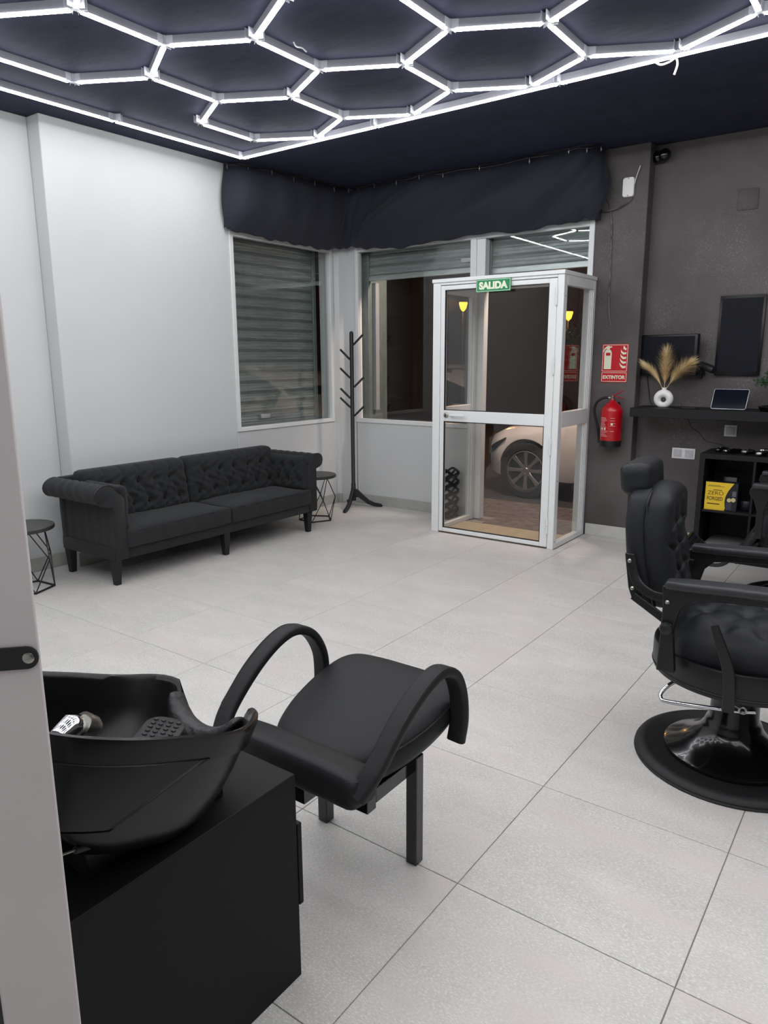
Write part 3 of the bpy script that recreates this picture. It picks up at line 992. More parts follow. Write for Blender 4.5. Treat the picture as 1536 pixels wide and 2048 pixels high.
for y0, y1 in ((2.79, 3.725), (3.73, 4.652)):
    c = Vector((-4.435, (y0 + y1) / 2, 0.312))
    def sfn(p, n, q):
        p = Vector(p)
        if q.z > 0: p.z += 0.018 * (1 - q.x ** 4) * (1 - q.y ** 4) + 0.003 * math.sin(p.y * 9 + p.x * 17)
        if q.x > 0.5: p.x += 0.004 * math.sin(p.y * 40)
        return p
    cs = MB().rbox(c, (0.50, y1 - y0, 0.125), 0.022, (14, 24, 8), sfn).build('seat_cushion', M_SOFA, sf, smooth=True, angle=180)
    hx, hy = 0.25 - 0.008, (y1 - y0) / 2 - 0.008
    for zz in (0.0545, -0.045):
        loop = [c + Vector((x, y, zz)) for x, y in ((-hx, -hy), (hx - 0.02, -hy), (hx, -hy + 0.02), (hx, hy - 0.02), (hx - 0.02, hy), (-hx, hy))]
        MB().tube(loop, 0.005, 6, closed=True).build('piping', M_PIPE, cs, smooth=True)
for sgn, yc, yi in ((-1, 2.668, 2.745), (1, 4.752, 4.69)):
    # rolled arm: profile in YZ swept front to back
    R = 0.068 if sgn < 0 else 0.055
    prof = []
    inner = yi - sgn * 0.055
    outer = yi + sgn * 0.035
    prof.append((inner, 0.18))
    prof.append((inner, 0.60))
    zc = 0.630
    for k in range(13):
        a = math.radians(20 + 20 * k)
        prof.append((yc - sgn * R * math.cos(a) * 1.15, zc + R * math.sin(a)))
    prof.append((outer, zc - R - 0.01))
    prof.append((outer, 0.18))
    ringsA = []
    N = 22
    for i in range(N + 1):
        t = i / N
        x = -4.835 + t * 0.625
        ringsA.append([Vector((x, y + 0.003 * math.sin(x * 60 + z * 20) * (z > 0.5), z + (0.0035 * math.sin(x * 75 + y * 30) if z > 0.5 else 0))) for y, z in prof])
    # rounded front end
    cy_, cz_ = yi, 0.42
    for k, (dx, s_) in enumerate(((0.010, 0.985), (0.016, 0.95))):
        ringsA.append([Vector((-4.21 + dx, cy_ + (y - cy_) * s_, cz_ + (z - cz_) * s_)) for y, z in prof])
    ar = MB().loft(ringsA).build('arm', M_SOFA, sf, smooth=True, angle=60)
    MB().tube([Vector((-4.206, y, z)) for y, z in prof[1:-1]], 0.007, 6).build('piping', M_PIPE, ar, smooth=True)
    bt, ln = diamond(-0.19, 0.17, -0.06, 0.06, 4, 2)
    tf = tufter(bt, ln, 0.03, 0.026, 0.012, 0.018)
    def afn(p, n, q, sgn=sgn):
        p = Vector(p)
        if q.y * -sgn > 0.4:
            p.y += -sgn * (0.02 * (1 - q.x ** 4) * (1 - q.z ** 4) - tf(p.x, p.z) + 0.003 * math.sin(p.x * 70 + 5 * math.sin(p.z * 40)))
        return p
    MB().rbox((-4.45, yi - sgn * 0.070, 0.525), (0.46, 0.065, 0.30), 0.028, (36, 8, 24), afn).build('arm_pad', M_SOFA, sf, smooth=True, angle=180)
lg = MB().loft([[Vector((x * s_, y * s_, z)) for x, y in ((-1, -1), (1, -1), (1, 1), (-1, 1))] for z, s_ in ((0, 0.020), (0.178, 0.030))]).mesh('leg')
for x, y in ((-4.257, 2.735), (-4.243, 3.69), (-4.235, 4.64), (-4.80, 2.735), (-4.80, 3.69), (-4.80, 4.70)):
    o = link('leg', lg, M_BWOOD, sf, bevel=0.004)
    o.location = Vector((x, y, 0)) - ORG[sf.name]

# ================================================================== HAIR WASH UNIT
WXc = -1.252
wu = thing('hair_wash_unit', 'black salon hair wash unit with tilted basin and arched arm chair', 'wash unit', (WXc, 0.9, 0))
cabm = MB()
cabm.box(-1.440, -1.070, 0.34, 1.105, 0.0, 0.553)
cab = cabm.build('cabinet', M_CAB, wu, bevel=0.003)
MB().box(-1.425, -1.068, 1.105, 1.119, 0.20, 0.42).build('fixing_plate', M_CAB, cab, bevel=0.002)
# basin, in its own tilted frame: y to the sitter, z up
BM = TR(WXc, 0.766, 0.824) @ RX(-math.radians(22))
NB = 72
def outline(i, sx, sy, dy=0.0, ex=2.7):
    a = 2 * PI * i / NB
    c, s = math.cos(a), math.sin(a)
    x = sx * math.copysign(abs(c) ** (2 / ex), c)
    y = sy * math.copysign(abs(s) ** (2 / ex), s) + dy
    if y - dy < 0: x *= 1 + 0.06 * (-(y - dy) / sy)
    return x, y
def notch(x, y):
    if y < 0.12: return 0.0
    t = max(0.0, 1 - (abs(x) / 0.120) ** 2)
    lip = 0.020 * math.exp(-((abs(x) - 0.150) / 0.060) ** 2)
    return (0.072 * (t ** 0.6) - lip) * min(1, (y - 0.12) / 0.10)
secs = []
W0, L0 = 0.245, 0.306
def sec(sx, sy, dy, z, nfac):
    r = []
    for i in range(NB):
        x, y = outline(i, sx, sy, dy)
        r.append(Vector((x, y, z - notch(x, y) * nfac)))
    return r
# outer surface from the underside up, over the rim, and down the inside
for sx, sy, dy, z, nf in ((0.05, 0.05, 0.02, -0.258, 0), (0.13, 0.12, 0.02, -0.252, 0), (0.175, 0.175, 0.015, -0.230, 0), (0.203, 0.222, 0.008, -0.190, 0), (0.220, 0.258, 0.0, -0.14, 0.1),
                          (0.229, 0.280, -0.006, -0.10, 0.4), (0.234, 0.288, 0, -0.052, 0.9), (0.243, 0.297, 0, -0.048, 0.95), (W0, L0, 0, -0.012, 1), (W0 - 0.001, L0 - 0.001, 0, -0.003, 1), (W0 - 0.006, L0 - 0.006, 0, 0.0, 1),
                          (W0 - 0.013, L0 - 0.013, 0, -0.003, 1), (W0 - 0.017, L0 - 0.017, 0, -0.015, 1), (W0 - 0.024, L0 - 0.026, 0, -0.07, 0.8), (0.205, 0.255, -0.01, -0.14, 0.2), (0.17, 0.19, 0.0, -0.195, 0), (0.10, 0.11, 0.01, -0.225, 0), (0.03, 0.03, 0.02, -0.232, 0)):
    secs.append(sec(sx, sy, dy, z, nf))
bs = MB().loft(secs, True, True, BM).build('basin', M_BASIN, wu, smooth=True, angle=50)
# broad apron round the back half of the basin
ap = []
for z, k, cut_ in ((-0.046, 0.995, 0), (-0.050, 1.022, 0), (-0.150, 1.005, 24), (-0.156, 0.985, 25)):
    row = []
    for q in range(49):
        i = NB * ((176 + cut_) + (368 - 176 - 2 * cut_) * q / 48) / 360
        x, y = outline(i, 0.236, 0.29)
        row.append(Vector((x * k, y * k, z)))
    ap.append(row)
MB().loft(ap, False, False, BM).build('apron', M_BASIN, bs, smooth=True, angle=50).modifiers.new('thickness', 'SOLIDIFY').thickness = -0.006
# neck rest draped over the notch
npath = []
for k in range(25):
    x = -0.108 + 0.216 * k / 24
    npath.append(Vector((x, 0.272, -0.012 - notch(x, 0.283) + 0.010)))
ringsN = []
for p in npath:
    e = max(0.35, 1 - (abs(p.x) / 0.125) ** 4)
    ringsN.append([p + Vector((0, 0.030 * math.cos(a) * (0.6 + 0.4 * e) - 0.006, (0.018 * math.sin(a) - (0.03 if math.cos(a) < -0.3 and math.sin(a) < 0.2 else 0)) * e)) for a in [2 * PI * j / 14 for j in range(14)]])
M_GEL = mat('gel_neck_rest', (34, 35, 37), rough=0.5, bump=1.0, bscale=55)
MB().loft(ringsN, True, True, BM).build('neck_rest', M_GEL, bs, smooth=True, angle=180)
# studded rubber pad on the basin floor
pm = MB().loft([[Vector((x, y, z)) for x, y in rrect(w_, h_, 0.035, 6)] for z, w_, h_ in ((-0.012, 0.150, 0.085), (-0.002, 0.154, 0.089), (0.0, 0.150, 0.085))], True, True, TR(WXc + 0.012, 0.862, 0.708) @ RZ(math.radians(-58)) @ RX(math.radians(-10)))
pad = pm.build('drain_pad', M_RUBBER, bs, smooth=True)
stud = MB()
for i in range(8):
    for j in range(4):
        stud.lathe([(0.006, 0), (0.005, 0.0025), (0.001, 0.003)], 8, M=TR(WXc + 0.012, 0.862, 0.708) @ RZ(math.radians(-58)) @ RX(math.radians(-10)) @ TR(-0.058 + i * 0.0165, -0.026 + j * 0.0172, 0))
stud.build('stud', M_RUBBER, pad, smooth=True)['kind'] = 'stuff'
MB().tube([BM @ Vector((0.0, 0.12, -0.215)), BM @ Vector((0.0, 0.10, -0.12))], 0.022, 12).build('pad_stem', M_RUBBER, bs, smooth=True)
# shower head resting in the basin
FM = TR(WXc + 0.02, 0.655, 0.800)
fa = MB().tube([FM @ Vector(p) for p in ((0.0, -0.06, -0.10), (0.0, -0.045, -0.04), (-0.0, -0.02, 0.0), (0.0, 0.012, 0.016), (0.0, 0.035, 0.006))], 0.022, 18, scl=[0.8, 0.95, 1.0, 1.1, 1.05]).build('shower_head', M_CHROME, bs, smooth=True, angle=180)
MB().tube([FM @ Vector(p) for p in ((0.0, 0.032, 0.010), (0.0, 0.050, -0.006), (0.0, 0.052, -0.010))], 0.027, 18, scl=[1, 1, 0.9]).build('spray_face', M_STEEL, fa, smooth=True)
MB().tube([FM @ Vector(p) for p in ((0.0, -0.12, -0.16), (0.0, -0.08, -0.12), (0.0, -0.05, -0.055))], 0.024, 14).build('hose_sleeve', M_RUBBER, fa, smooth=True)
# ribbed supply hose, tilt bracket and lever under the basin
hp = [Vector((-1.055, 0.455, 0.80 - 0.0045 * k)) for k in range(48)]
MB().tube(hp, 0.010, 10, scl=[1 + 0.12 * (k % 2) for k in range(48)]).build('supply_hose', M_HOSE, bs, smooth=True)
br = MB().prism([(0.490, 0.712), (0.545, 0.722), (0.530, 0.676), (0.510, 0.670)], 0, -1.085, -1.080).build('tilt_bracket', M_STEEL, wu)
MB().tube([(-1.082, 0.520, 0.685), (-1.082, 0.575, 0.673)], 0.0028, 8).build('lever_rod', M_STEEL, br, smooth=True)
MB().tube([(-1.082, 0.570, 0.674), (-1.082, 0.580, 0.671), (-1.082, 0.625, 0.660)], 0.008, 10, scl=[0.9, 1, 0.9]).build('lever_grip', M_RUBBER, br, smooth=True)
MB().box(-1.36, -1.14, 0.62, 0.95, 0.553, 0.63).build('basin_mount', M_METALB, wu, bevel=0.004)
# seat
half = [(0.0, -0.235), (0.09, -0.228), (0.165, -0.190), (0.212, -0.10), (0.238, 0.01), (0.242, 0.12), (0.228, 0.185), (0.185, 0.222), (0.09, 0.234)]
oc = spline([(x, y, 0) for x, y in half] + [(0, 0.235, 0)] + [(-x, y, 0) for x, y in reversed(half[1:])], 6, True)
sr = []
for z, k in ((0.0, 0.86), (0.012, 0.95), (0.035, 0.995), (0.062, 1.0), (0.082, 0.985), (0.096, 0.94), (0.104, 0.86), (0.110, 0.70), (0.115, 0.45), (0.117, 0.15)):
    sr.append([Vector((WXc + p.x * k, 1.588 + p.y * k * 1.04, 0.384 + z + 0.20 * p.y * k + 0.35 * max(0, -p.y * k - 0.12) ** 2)) for p in oc])
st = MB().loft(sr).build('seat', M_LEATHER, wu, smooth=True, angle=180)
MB().tube([p + Vector((0, 0, 0.0)) for p in sr[4]], 0.0022, 5, closed=True).build('seam', M_PIPE, st, smooth=True)
# low reclined backrest just behind the seat
def back_fn(p, n, q):
    p = Vector(p)
    if q.z > 0: p.z += 0.012 * (1 - q.x ** 4)
    return p
bk = MB().rbox((0, 0, 0), (0.50, 0.115, 0.085), 0.026, (16, 10, 8), back_fn, TR(WXc + 0.005, 1.285, 0.437) @ RX(math.radians(-8))).build('backrest', M_LEATHER, wu, smooth=True, angle=180)
sl = [Vector((x, y, 0.0345)) for x, y in rrect(0.484, 0.099, 0.02, 4)]
MB().tube([TR(WXc + 0.005, 1.285, 0.437) @ RX(math.radians(-8)) @ p for p in sl], 0.0025, 6, closed=True).build('seam', M_PIPE, bk, smooth=True)
# arched arms
for s in (-1, 1):
    xa = WXc + s * 0.268
    ctrl = [(xa - s * 0.02, 1.245, 0.440), (xa, 1.30, 0.500), (xa + s * 0.004, 1.40, 0.585), (xa + s * 0.006, 1.50, 0.640), (xa + s * 0.006, 1.585, 0.655), (xa + s * 0.004, 1.66, 0.620), (xa, 1.705, 0.545), (xa, 1.715, 0.46), (xa - s * 0.004, 1.705, 0.390)]
    am = MB().sweep(spline(ctrl, 7), rrect(0.046, 0.030, 0.011, 3), up=(1, 0, 0))
    # profile: thin along the arch plane, wide across
    am = MB().sweep(spline(ctrl, 7), [(b, a) for a, b in rrect(0.056, 0.030, 0.011, 3)][::-1], up=(1, 0, 0))
    arm = am.build('arm', M_LEATHER, wu, smooth=True, angle=60)
    MB().tube([p + Vector((s * 0.0235, 0, 0)) for p in spline([(x, y - 0.004 + 0.0 * y, z + 0.013) for x, y, z in ctrl[1:-2]], 7)], 0.0022, 5).build('seam', M_PIPE, arm, smooth=True)
# steel frame and legs
for x in (-1.427, -1.074):
    MB().box(x - 0.019, x + 0.019, 1.595, 1.633, 0.0, 0.36).build('leg', M_GLOSSB, wu, bevel=0.003)
MB().box(-1.45, -1.075, 1.385, 1.425, 0.285, 0.330).build('frame_bar', M_GLOSSB, wu, bevel=0.002)
MB().box(-1.45, -1.41, 1.105, 1.385, 0.285, 0.330).build('frame_bar', M_GLOSSB, wu, bevel=0.002)
for x0, x1 in ((-1.45, -1.41), (-1.115, -1.075)):
    MB().box(x0, x1, 1.425, 1.64, 0.300, 0.345).build('frame_bar', M_GLOSSB, wu, bevel=0.002)
MB().box(-1.30, -1.20, 1.27, 1.40, 0.330, 0.40).build('frame_bar', M_GLOSSB, wu, bevel=0.002)
MB().box(-1.38, -1.12, 1.40, 1.75, 0.330, 0.352).build('seat_board', M_METALB, wu, bevel=0.002)

# ================================================================== BARBER CHAIRS
bcA = thing('barber_chair', 'black button-tufted barber chair with headrest, nearest, cut by the right edge', 'barber chair', (-0.42, 2.80, 0), math.radians(5), group='barber chairs', local=True)
def barber(c):
    MB().lathe([(0.001, 0.0), (0.345, 0.0), (0.347, 0.006), (0.343, 0.011), (0.345, 0.016), (0.338, 0.027), (0.322, 0.034), (0.305, 0.034), (0.300, 0.031), (0.001, 0.031)], 72).build('base_disc', M_RUBBER, c, smooth=True, angle=35)
    MB().lathe([(0.232, 0.031), (0.238, 0.036), (0.238, 0.046), (0.228, 0.052), (0.19, 0.066), (0.15, 0.088), (0.118, 0.116), (0.102, 0.142), (0.096, 0.16), (0.086, 0.172), (0.080, 0.34), (0.001, 0.345)], 56).build('pedestal', M_GLOSSB, c, smooth=True, angle=50)
    MB().lathe([(0.001, 0.352), (0.287, 0.352), (0.297, 0.358), (0.300, 0.366), (0.299, 0.372), (0.302, 0.378), (0.302, 0.452), (0.300, 0.460), (0.294, 0.462), (0.285, 0.460), (0.285, 0.40), (0.001, 0.40)], 72).build('seat_ring', M_METALB, c, smooth=True, angle=35)
    MB().tube([(0.3025 * math.cos(a), 0.3025 * math.sin(a), 0.3755) for a in [2 * PI * k / 72 for k in range(72)]], 0.0022, 5, closed=True).build('ring_bead', M_STEEL if False else M_PIPE, c, smooth=True)
    # seat cushion
    bt, ln = diamond(-0.19, 0.19, -0.18, 0.18, 4, 4)
    tf = tufter(bt, ln, 0.030, 0.030, 0.010, 0.008)
    def fn(p, n, q):
        p = Vector(p)
        r = math.hypot(q.x, q.y)
        k = max(abs(q.x), abs(q.y))
        if r > 1e-6:
            f = 1 - 0.16 * (r / k - 1) / 0.414 * k
            p.x *= f
            p.y *= f
        if q.z > 0.4:
            p.z += 0.045 * (1 - min(1, k) ** 3) - tf(p.x, p.y)
        return p
    MB().rbox((0.015, 0, 0.478), (0.55, 0.52, 0.165), 0.065, (40, 40, 10), fn).build('seat_cushion', M_LEATHER2, c, smooth=True, angle=180)
    # back
    def warp(p, top=0.22, wing=0.024):
        p = Vector(p)
        t = p.z / top
        if t > 0:
            p.y *= 1 - 0.16 * t ** 2.5
            p.z -= 0.050 * (abs(p.y) / 0.2) ** 2.2 * t
        p.x += wing * (p.y / 0.22) ** 2
        p.x += -0.10 * min(p.z, 0.08) + 1.1 * max(0, p.z - 0.08) ** 2 + 0.30 * max(0, -p.z - 0.02) ** 1.5
        return p
    bt, ln = diamond(-0.135, 0.135, -0.15, 0.12, 3, 4)
    tf2 = tufter(bt, ln, 0.060, 0.030, 0.013, 0.036)
    def fb(p, n, q):
        p = Vector(p)
        if q.x > 0.3:
            p.x += (0.030 * (1 - q.y ** 4) * (1 - q.z ** 4) - tf2(p.y, p.z)) * min(1, (q.x - 0.3) / 0.4)
        return warp(p)
    MB().rbox((-0.338, 0, 0.828), (0.100, 0.405, 0.436), 0.034, (10, 40, 40), fb).build('back_cushion', M_LEATHER2, c, smooth=True, angle=180)
    MB().rbox((-0.396, 0, 0.830), (0.070, 0.415, 0.442), 0.022, (6, 16, 16), lambda p, n, q: warp(p, wing=0.022)).build('back_shell', M_LEATHER2, c, smooth=True, angle=180)
    loop = [Vector((-0.366, 0, 0.830)) + warp(Vector((0.0, y, z)), wing=0.022) for y, z in rrect(0.412, 0.44, 0.03, 3)]
    MB().tube(loop, 0.004, 6, closed=True).build('back_piping', M_PIPE, c, smooth=True)
    # headrest on its stem
    hm = TR(-0.388, 0, 1.068) @ RY(math.radians(-6))
    hr = MB().rbox((0, 0, 0), (0.112, 0.27, 0.118), 0.034, (10, 12, 10), lambda p, n, q: Vector(p), hm).build('headrest', M_LEATHER2, c, smooth=True, angle=180)
    for s in (-1, 1):
        MB().tube([hm @ Vector((a, s * 0.1005, b)) for a, b in rrect(0.1115, 0.1175, 0.034, 5)], 0.0018, 6, closed=True).build('headrest_piping', M_PIPE, hr, smooth=True)
    MB().box(-0.412, -0.398, -0.03, 0.03, 0.90, 1.05).build('headrest_stem', M_METALB, c)
    # arms
    for s in (-1, 1):
        y0, y1 = s * 0.28 - 0.017, s * 0.28 + 0.017
        out = [(-0.262, 0.732), (0.275, 0.745), (0.305, 0.735), (0.312, 0.70), (0.285, 0.668), (0.262, 0.60), (0.262, 0.43), (0.222, 0.43), (0.222, 0.60), (0.205, 0.665), (0.165, 0.698), (0.05, 0.708), (-0.09, 0.700), (-0.165, 0.688), (-0.198, 0.655), (-0.212, 0.60), (-0.214, 0.555), (-0.200, 0.42), (-0.262, 0.42), (-0.258, 0.555), (-0.256, 0.66)]
        fr = MB().prism(out, 1, y0, y1).build('arm_frame', M_METALB, c, bevel=0.005)
        MB().rbox((0.022, s * 0.28, 0.746), (0.55, 0.086, 0.030), 0.011, (14, 8, 6), lambda p, n, q: Vector((p.x, p.y * (1 - 0.45 * max(0, abs(q.x) - 0.72) / 0.28 * 1.0), p.z + 0.022 * p.x - 0.006 * q.x * q.x + 0.002))).build('arm_pad', M_ARMLIT, c, smooth=True, angle=180)
        # bracket that carries the back
        path = spline([(-0.240, s * 0.262, 0.676), (-0.300, s * 0.258, 0.682), (-0.345, s * 0.25, 0.706), (-0.368, s * 0.24, 0.74), (-0.382, s * 0.236, 0.80)], 6)
        bm_ = MB().sweep(path, rrect(0.034, 0.014, 0.004, 2), up=(0, s, 0))
        b1 = bm_.build('back_bracket', M_METALB, c, smooth=True, angle=50)
        pl_ = MB().prism([(-0.405, 0.815), (-0.372, 0.815), (-0.350, 0.70), (-0.338, 0.66), (-0.372, 0.652), (-0.386, 0.69)], 1, s * 0.236 - 0.007, s * 0.236 + 0.007)
        pl_.build('back_plate', M_METALB, c, bevel=0.003)
        MB().sweep([(-0.365, s * 0.25, 0.665), (-0.235, s * 0.262, 0.590)], rrect(0.030, 0.014, 0.004, 2), up=(0, s, 0)).build('back_strut', M_METALB, c, smooth=True, angle=50)
        for x, z in ((-0.386, 0.790), (-0.370, 0.690), (-0.240, 0.676)):
            yy = s * (0.244 if x < -0.3 else 0.298)
            MB().lathe([(0.0075, 0), (0.0075, 0.004), (0.004, 0.007), (0.001, 0.007)], 10, M=TR(x, yy, z) @ RX(PI / 2 * (1 if s < 0 else -1))).build('bolt', M_STEEL, c, smooth=True)
        MB().lathe([(0.001, -0.012), (0.018, -0.008), (0.024, 0.004), (0.020, 0.016), (0.008, 0.022), (0.001, 0.022)], 16, M=TR(-0.236, s * 0.302, 0.583) @ RX(PI / 2 * (1 if s < 0 else -1))).build('pivot_knob', M_BPLAS, c, smooth=True)
    # recline lever on the right hand side, pump rod, ring pull
    lv = spline([(-0.030, -0.322, 0.335), (-0.032, -0.335, 0.42), (-0.042, -0.345, 0.50), (-0.066, -0.350, 0.57), (-0.092, -0.352, 0.637)], 6)
    MB().sweep(lv, rrect(0.038, 0.014, 0.004, 2), up=(0, 1, 0), scl=[1 - 0.35 * (k / (len(lv) - 1)) ** 3 for k in range(len(lv))]).build('recline_lever', M_METALB, c, smooth=True, angle=50)
    MB().tube(spline([(-0.16, -0.10, 0.345), (-0.225, -0.17, 0.335), (-0.258, -0.205, 0.305), (-0.258, -0.225, 0.287), (-0.225, -0.24, 0.286), (-0.02, -0.255, 0.312), (0.05, -0.250, 0.322)], 8), 0.0075, 10).build('pump_handle', M_CHROME, c, smooth=True)
    rg = MB().tube([(0.012 + 0.011 * math.cos(a), -0.285, 0.334 + 0.011 * math.sin(a)) for a in [2 * PI * k / 20 for k in range(20)]], 0.0035, 6, closed=True)
    rg.tube([(0.002, -0.285, 0.339), (-0.03, -0.285, 0.350)], 0.002, 6)
    rg.build('ring_pull', M_STEEL, c, smooth=True)
    # calf pad, foot arms and pierced foot plate in front
    MB().rbox((0, 0, 0), (0.05, 0.34, 0.24), 0.022, (6, 12, 10), None, TR(0.335, 0, 0.33) @ RY(math.radians(-28))).build('calf_pad', M_LEATHER2, c, smooth=True, angle=180)
    for s in (-1, 1):
        MB().tube(spline([(0.26, s * 0.12, 0.37), (0.36, s * 0.13, 0.30), (0.46, s * 0.13, 0.20), (0.57, s * 0.13, 0.19)], 6), 0.013, 8).build('foot_arm', M_METALB, c, smooth=True)
    FP = TR(0.62, 0, 0.255) @ RY(math.radians(-38))
    fp = MB().tube([FP @ Vector((x, y, 0)) for x, y in rrect(0.20, 0.36, 0.012, 2)], 0.010, 6, closed=True).build('foot_plate', M_METALB, c, smooth=True)
    for k in range(-6, 7):
        for sg in (-1, 1):
            pts_ = []
            for xx in (-0.10, 0.10):
                pts_.append((xx, k * 0.052 + sg * xx * 0.9))
            # clip to the plate
            (xa, ya), (xb, yb) = pts_
            t0, t1 = 0.0, 1.0
            dy = yb - ya
            for lim in (0.178, -0.178):
                if dy != 0:
                    t = (lim - ya) / dy
                    if (lim > 0) == (dy > 0): t1 = min(t1, t)
                    else: t0 = max(t0, t)
            if t1 - t0 < 0.05: continue
            A = FP @ Vector((xa + (xb - xa) * t0, ya + dy * t0, 0))
            B_ = FP @ Vector((xa + (xb - xa) * t1, ya + dy * t1, 0))
            MB().sweep([A, B_], [(-0.008, -0.004), (0.008, -0.004), (0.008, 0.004), (-0.008, 0.004)], up=(0.3, 0, 1)).build('lattice_bar', M_METALB, fp)
    MB().prism([(FP @ Vector((x, 0, -0.012))).to_tuple()[::2] for x in (-0.09, 0.09)] + [(FP @ Vector((x, 0, -0.016))).to_tuple()[::2] for x in (0.09, -0.09)], 1, -0.17, 0.17).build('plate_backing', M_RUBBER, fp)
barber(bcA)
for ch in bcA.children:
    nm = ch.name.split('.')[0]
    if nm in ('arm_frame', 'arm_pad', 'back_bracket', 'back_plate', 'back_strut', 'bolt', 'pivot_knob', 'back_cushion', 'back_shell', 'back_piping'):
        ch.location.x += 0.020
    elif nm in ('recline_lever', 'ring_pull', 'pump_handle'):
        ch.location.x += 0.030
    elif nm == 'headrest':
        ch.location = (-0.004, 0, -0.004)
bcB = copy_tree(bcA)
bcB.location = (-0.44, 5.03, 0)
bcB.rotation_euler = (0, 0, math.radians(184))
bcB['label'] = 'black barber chair farther back, mostly hidden behind the nearest one, turned the other way'

# ================================================================== DOOR JAMB BESIDE THE CAMERA
JD = Vector((0.68, 0.733, 0)).normalized()
JN = Vector((JD.y, -JD.x, 0))                      # face normal, towards the viewer
JM = Matrix(((JD.x, -JN.x, 0, -0.624), (JD.y, -JN.y, 0, 0.317), (0, 0, 1, 0), (0, 0, 0, 1)))
jb = struct(MB().prism([(-0.0745, 0.0), (0.0, 0.0), (-0.003, 0.005), (-0.028, 0.045), (-0.0745, 0.045)], 2, 0.0, 2.10, JM).build('door_1', M_GREYDOOR, bevel=0.003))
jb['label'] = 'grey edge of an open door at the left side of the frame'
MB().box(-0.115, -0.0745, 0.012, 0.045, 0.0, 2.10, JM).build('dark_strip', M_BPLAS, jb)  # black strip added for the dark to the left of the jamb
so = MB().prism([(x - 0.052, z + 1.2335) for x, z in rrect(0.10, 0.0215, 0.0105, 6)], 1, -0.0025, -0.0001, JM).build('strap', M_BPLAS, jb)
sc_ = MB().lathe([(0.001, 0), (0.0052, 0), (0.0052, 0.0008), (0.0038, 0.0018), (0.001, 0.0018)], 18, M=JM @ TR(-0.0105, -0.0025, 1.2335) @ RX(PI / 2)).build('screw', M_STEEL, so, smooth=True)

# ================================================================== DARK WALL: ROUTER, CABLES, SIGN, EXTINGUISHER
rt = thing('wifi_router', 'small white wireless box with a stub antenna high on the dark pier', 'router', (-2.0, YF, 2.71))
MB().loft([[Vector((x - 2.0, y, z + 2.783)) for x, z in rrect(0.088 * k, 0.142 * k, 0.018, 4)] for y, k in ((YF - 0.001, 1.0), (YF - 0.018, 1.0), (YF - 0.022, 0.96))]).build('case', M_WPLAS, rt, smooth=True, angle=50)
MB().tube([(-1.955, YF - 0.012, 2.80), (-1.945, YF - 0.014, 2.845), (-1.918, YF - 0.016, 2.925)], 0.0035, 6).build('antenna', M_CABLEW, rt, smooth=True)
for z in (2.845, 2.722):
    MB().lathe([(0.004, 0), (0.003, 0.002)], 8, M=TR(-2.0, YF - 0.022, z) @ RX(PI / 2)).build('screw', M_BPLAS, rt)
cable('router_cable', [(-1.965, YF - 0.006, 2.712), (-1.985, YF - 0.012, 2.68), (-2.05, YF - 0.02, 2.645), (-2.13, YF - 0.024, 2.628), (-2.19, YF - 0.022, 2.63), (-2.20, YF - 0.02, 2.66)], 0.005, M_CABLEG, 'grey cable looping from the white wireless box to the black curtain', 'cable')
hc = [(-2.195, YF - 0.012, 2.74), (-2.16, YF - 0.012, 2.72), (-2.138, YF - 0.010, 2.64), (-2.118, YF - 0.010, 2.54), (-2.112, YF - 0.010, 2.40), (-2.108, YF - 0.010, 2.25), (-2.106, YF - 0.010, 2.10), (-2.105, YF - 0.010, 1.95), (-2.092, YF - 0.010, 1.82), (-2.078, YF - 0.010, 1.752)]
pth = spline(hc, 8)
single(MB().tube(pth, 0.0042, 6, scl=[1 + 0.35 * math.sin(k * 1.9) * (k % 3 == 0) for k in range(len(pth))]).build('hanging_cable', M_CABLEG, smooth=True), 'long thin twisted cable hanging straight down the dark pier above the red sign', 'cable')

dm = thing('security_camera', 'black dome camera with twin round housings under the ceiling by the dark pier', 'camera', (-1.80, YR, 3.0))
MB().lathe([(0.001, -0.03), (0.045, -0.03), (0.045, 0.0), (0.001, 0.0)], 20, M=TR(-1.80, YR, 2.995) @ RX(PI / 2) @ TR(0, 0, 0.03)).build('bracket', M_BPLAS, dm, smooth=True)
for x, y in ((-1.822, 6.045), (-1.762, 6.01)):
    e_ = MB().lathe([(0.001, -0.045)] + [(0.045 * math.cos(t), 0.045 * math.sin(t)) for t in [-1.3 + 2.6 * k / 12 for k in range(13)]] + [(0.001, 0.045)], 22, (x, y, 2.99)).build('housing', M_GLOSSB, dm, smooth=True)

ss = thing('fire_sign', 'red EXTINTOR sign with extinguisher and flame symbols on the dark pier', 'sign', (-2.03, YF, 1.30))
SX0, SX1, SZ0, SZ1 = -2.136, -1.922, 1.300, 1.604
MB().box(SX0, SX1, YF - 0.004, YF - 0.0005, SZ0, SZ1).build('plate', M_SIGNR, ss)
def bar(a, b, c, d, nm='border', mt=None, y=YF - 0.0042, par=ss): return MB().box(a, b, y - 0.0006, y + 0.0003, c, d).build(nm, mt or M_SIGNW, par)
e = 0.005
for (z0, z1) in ((1.388, SZ1 - e), (SZ0 + e, 1.378)):
    bar(SX0 + e, SX1 - e, z1 - 0.0035, z1); bar(SX0 + e, SX1 - e, z0, z0 + 0.0035)
    bar(SX0 + e, SX0 + e + 0.0035, z0, z1); bar(SX1 - e - 0.0035, SX1 - e, z0, z1)
def glyph(poly, mt, nm, y=YF - 0.0045): return MB().prism(poly, 1, y - 0.0007, y + 0.0005).build(nm, mt, ss)
gx = -2.088
body = [(gx - 0.028, 1.405), (gx + 0.030, 1.405), (gx + 0.031, 1.535), (gx + 0.024, 1.552), (gx + 0.012, 1.562), (gx - 0.012, 1.562), (gx - 0.024, 1.552), (gx - 0.030, 1.535)]
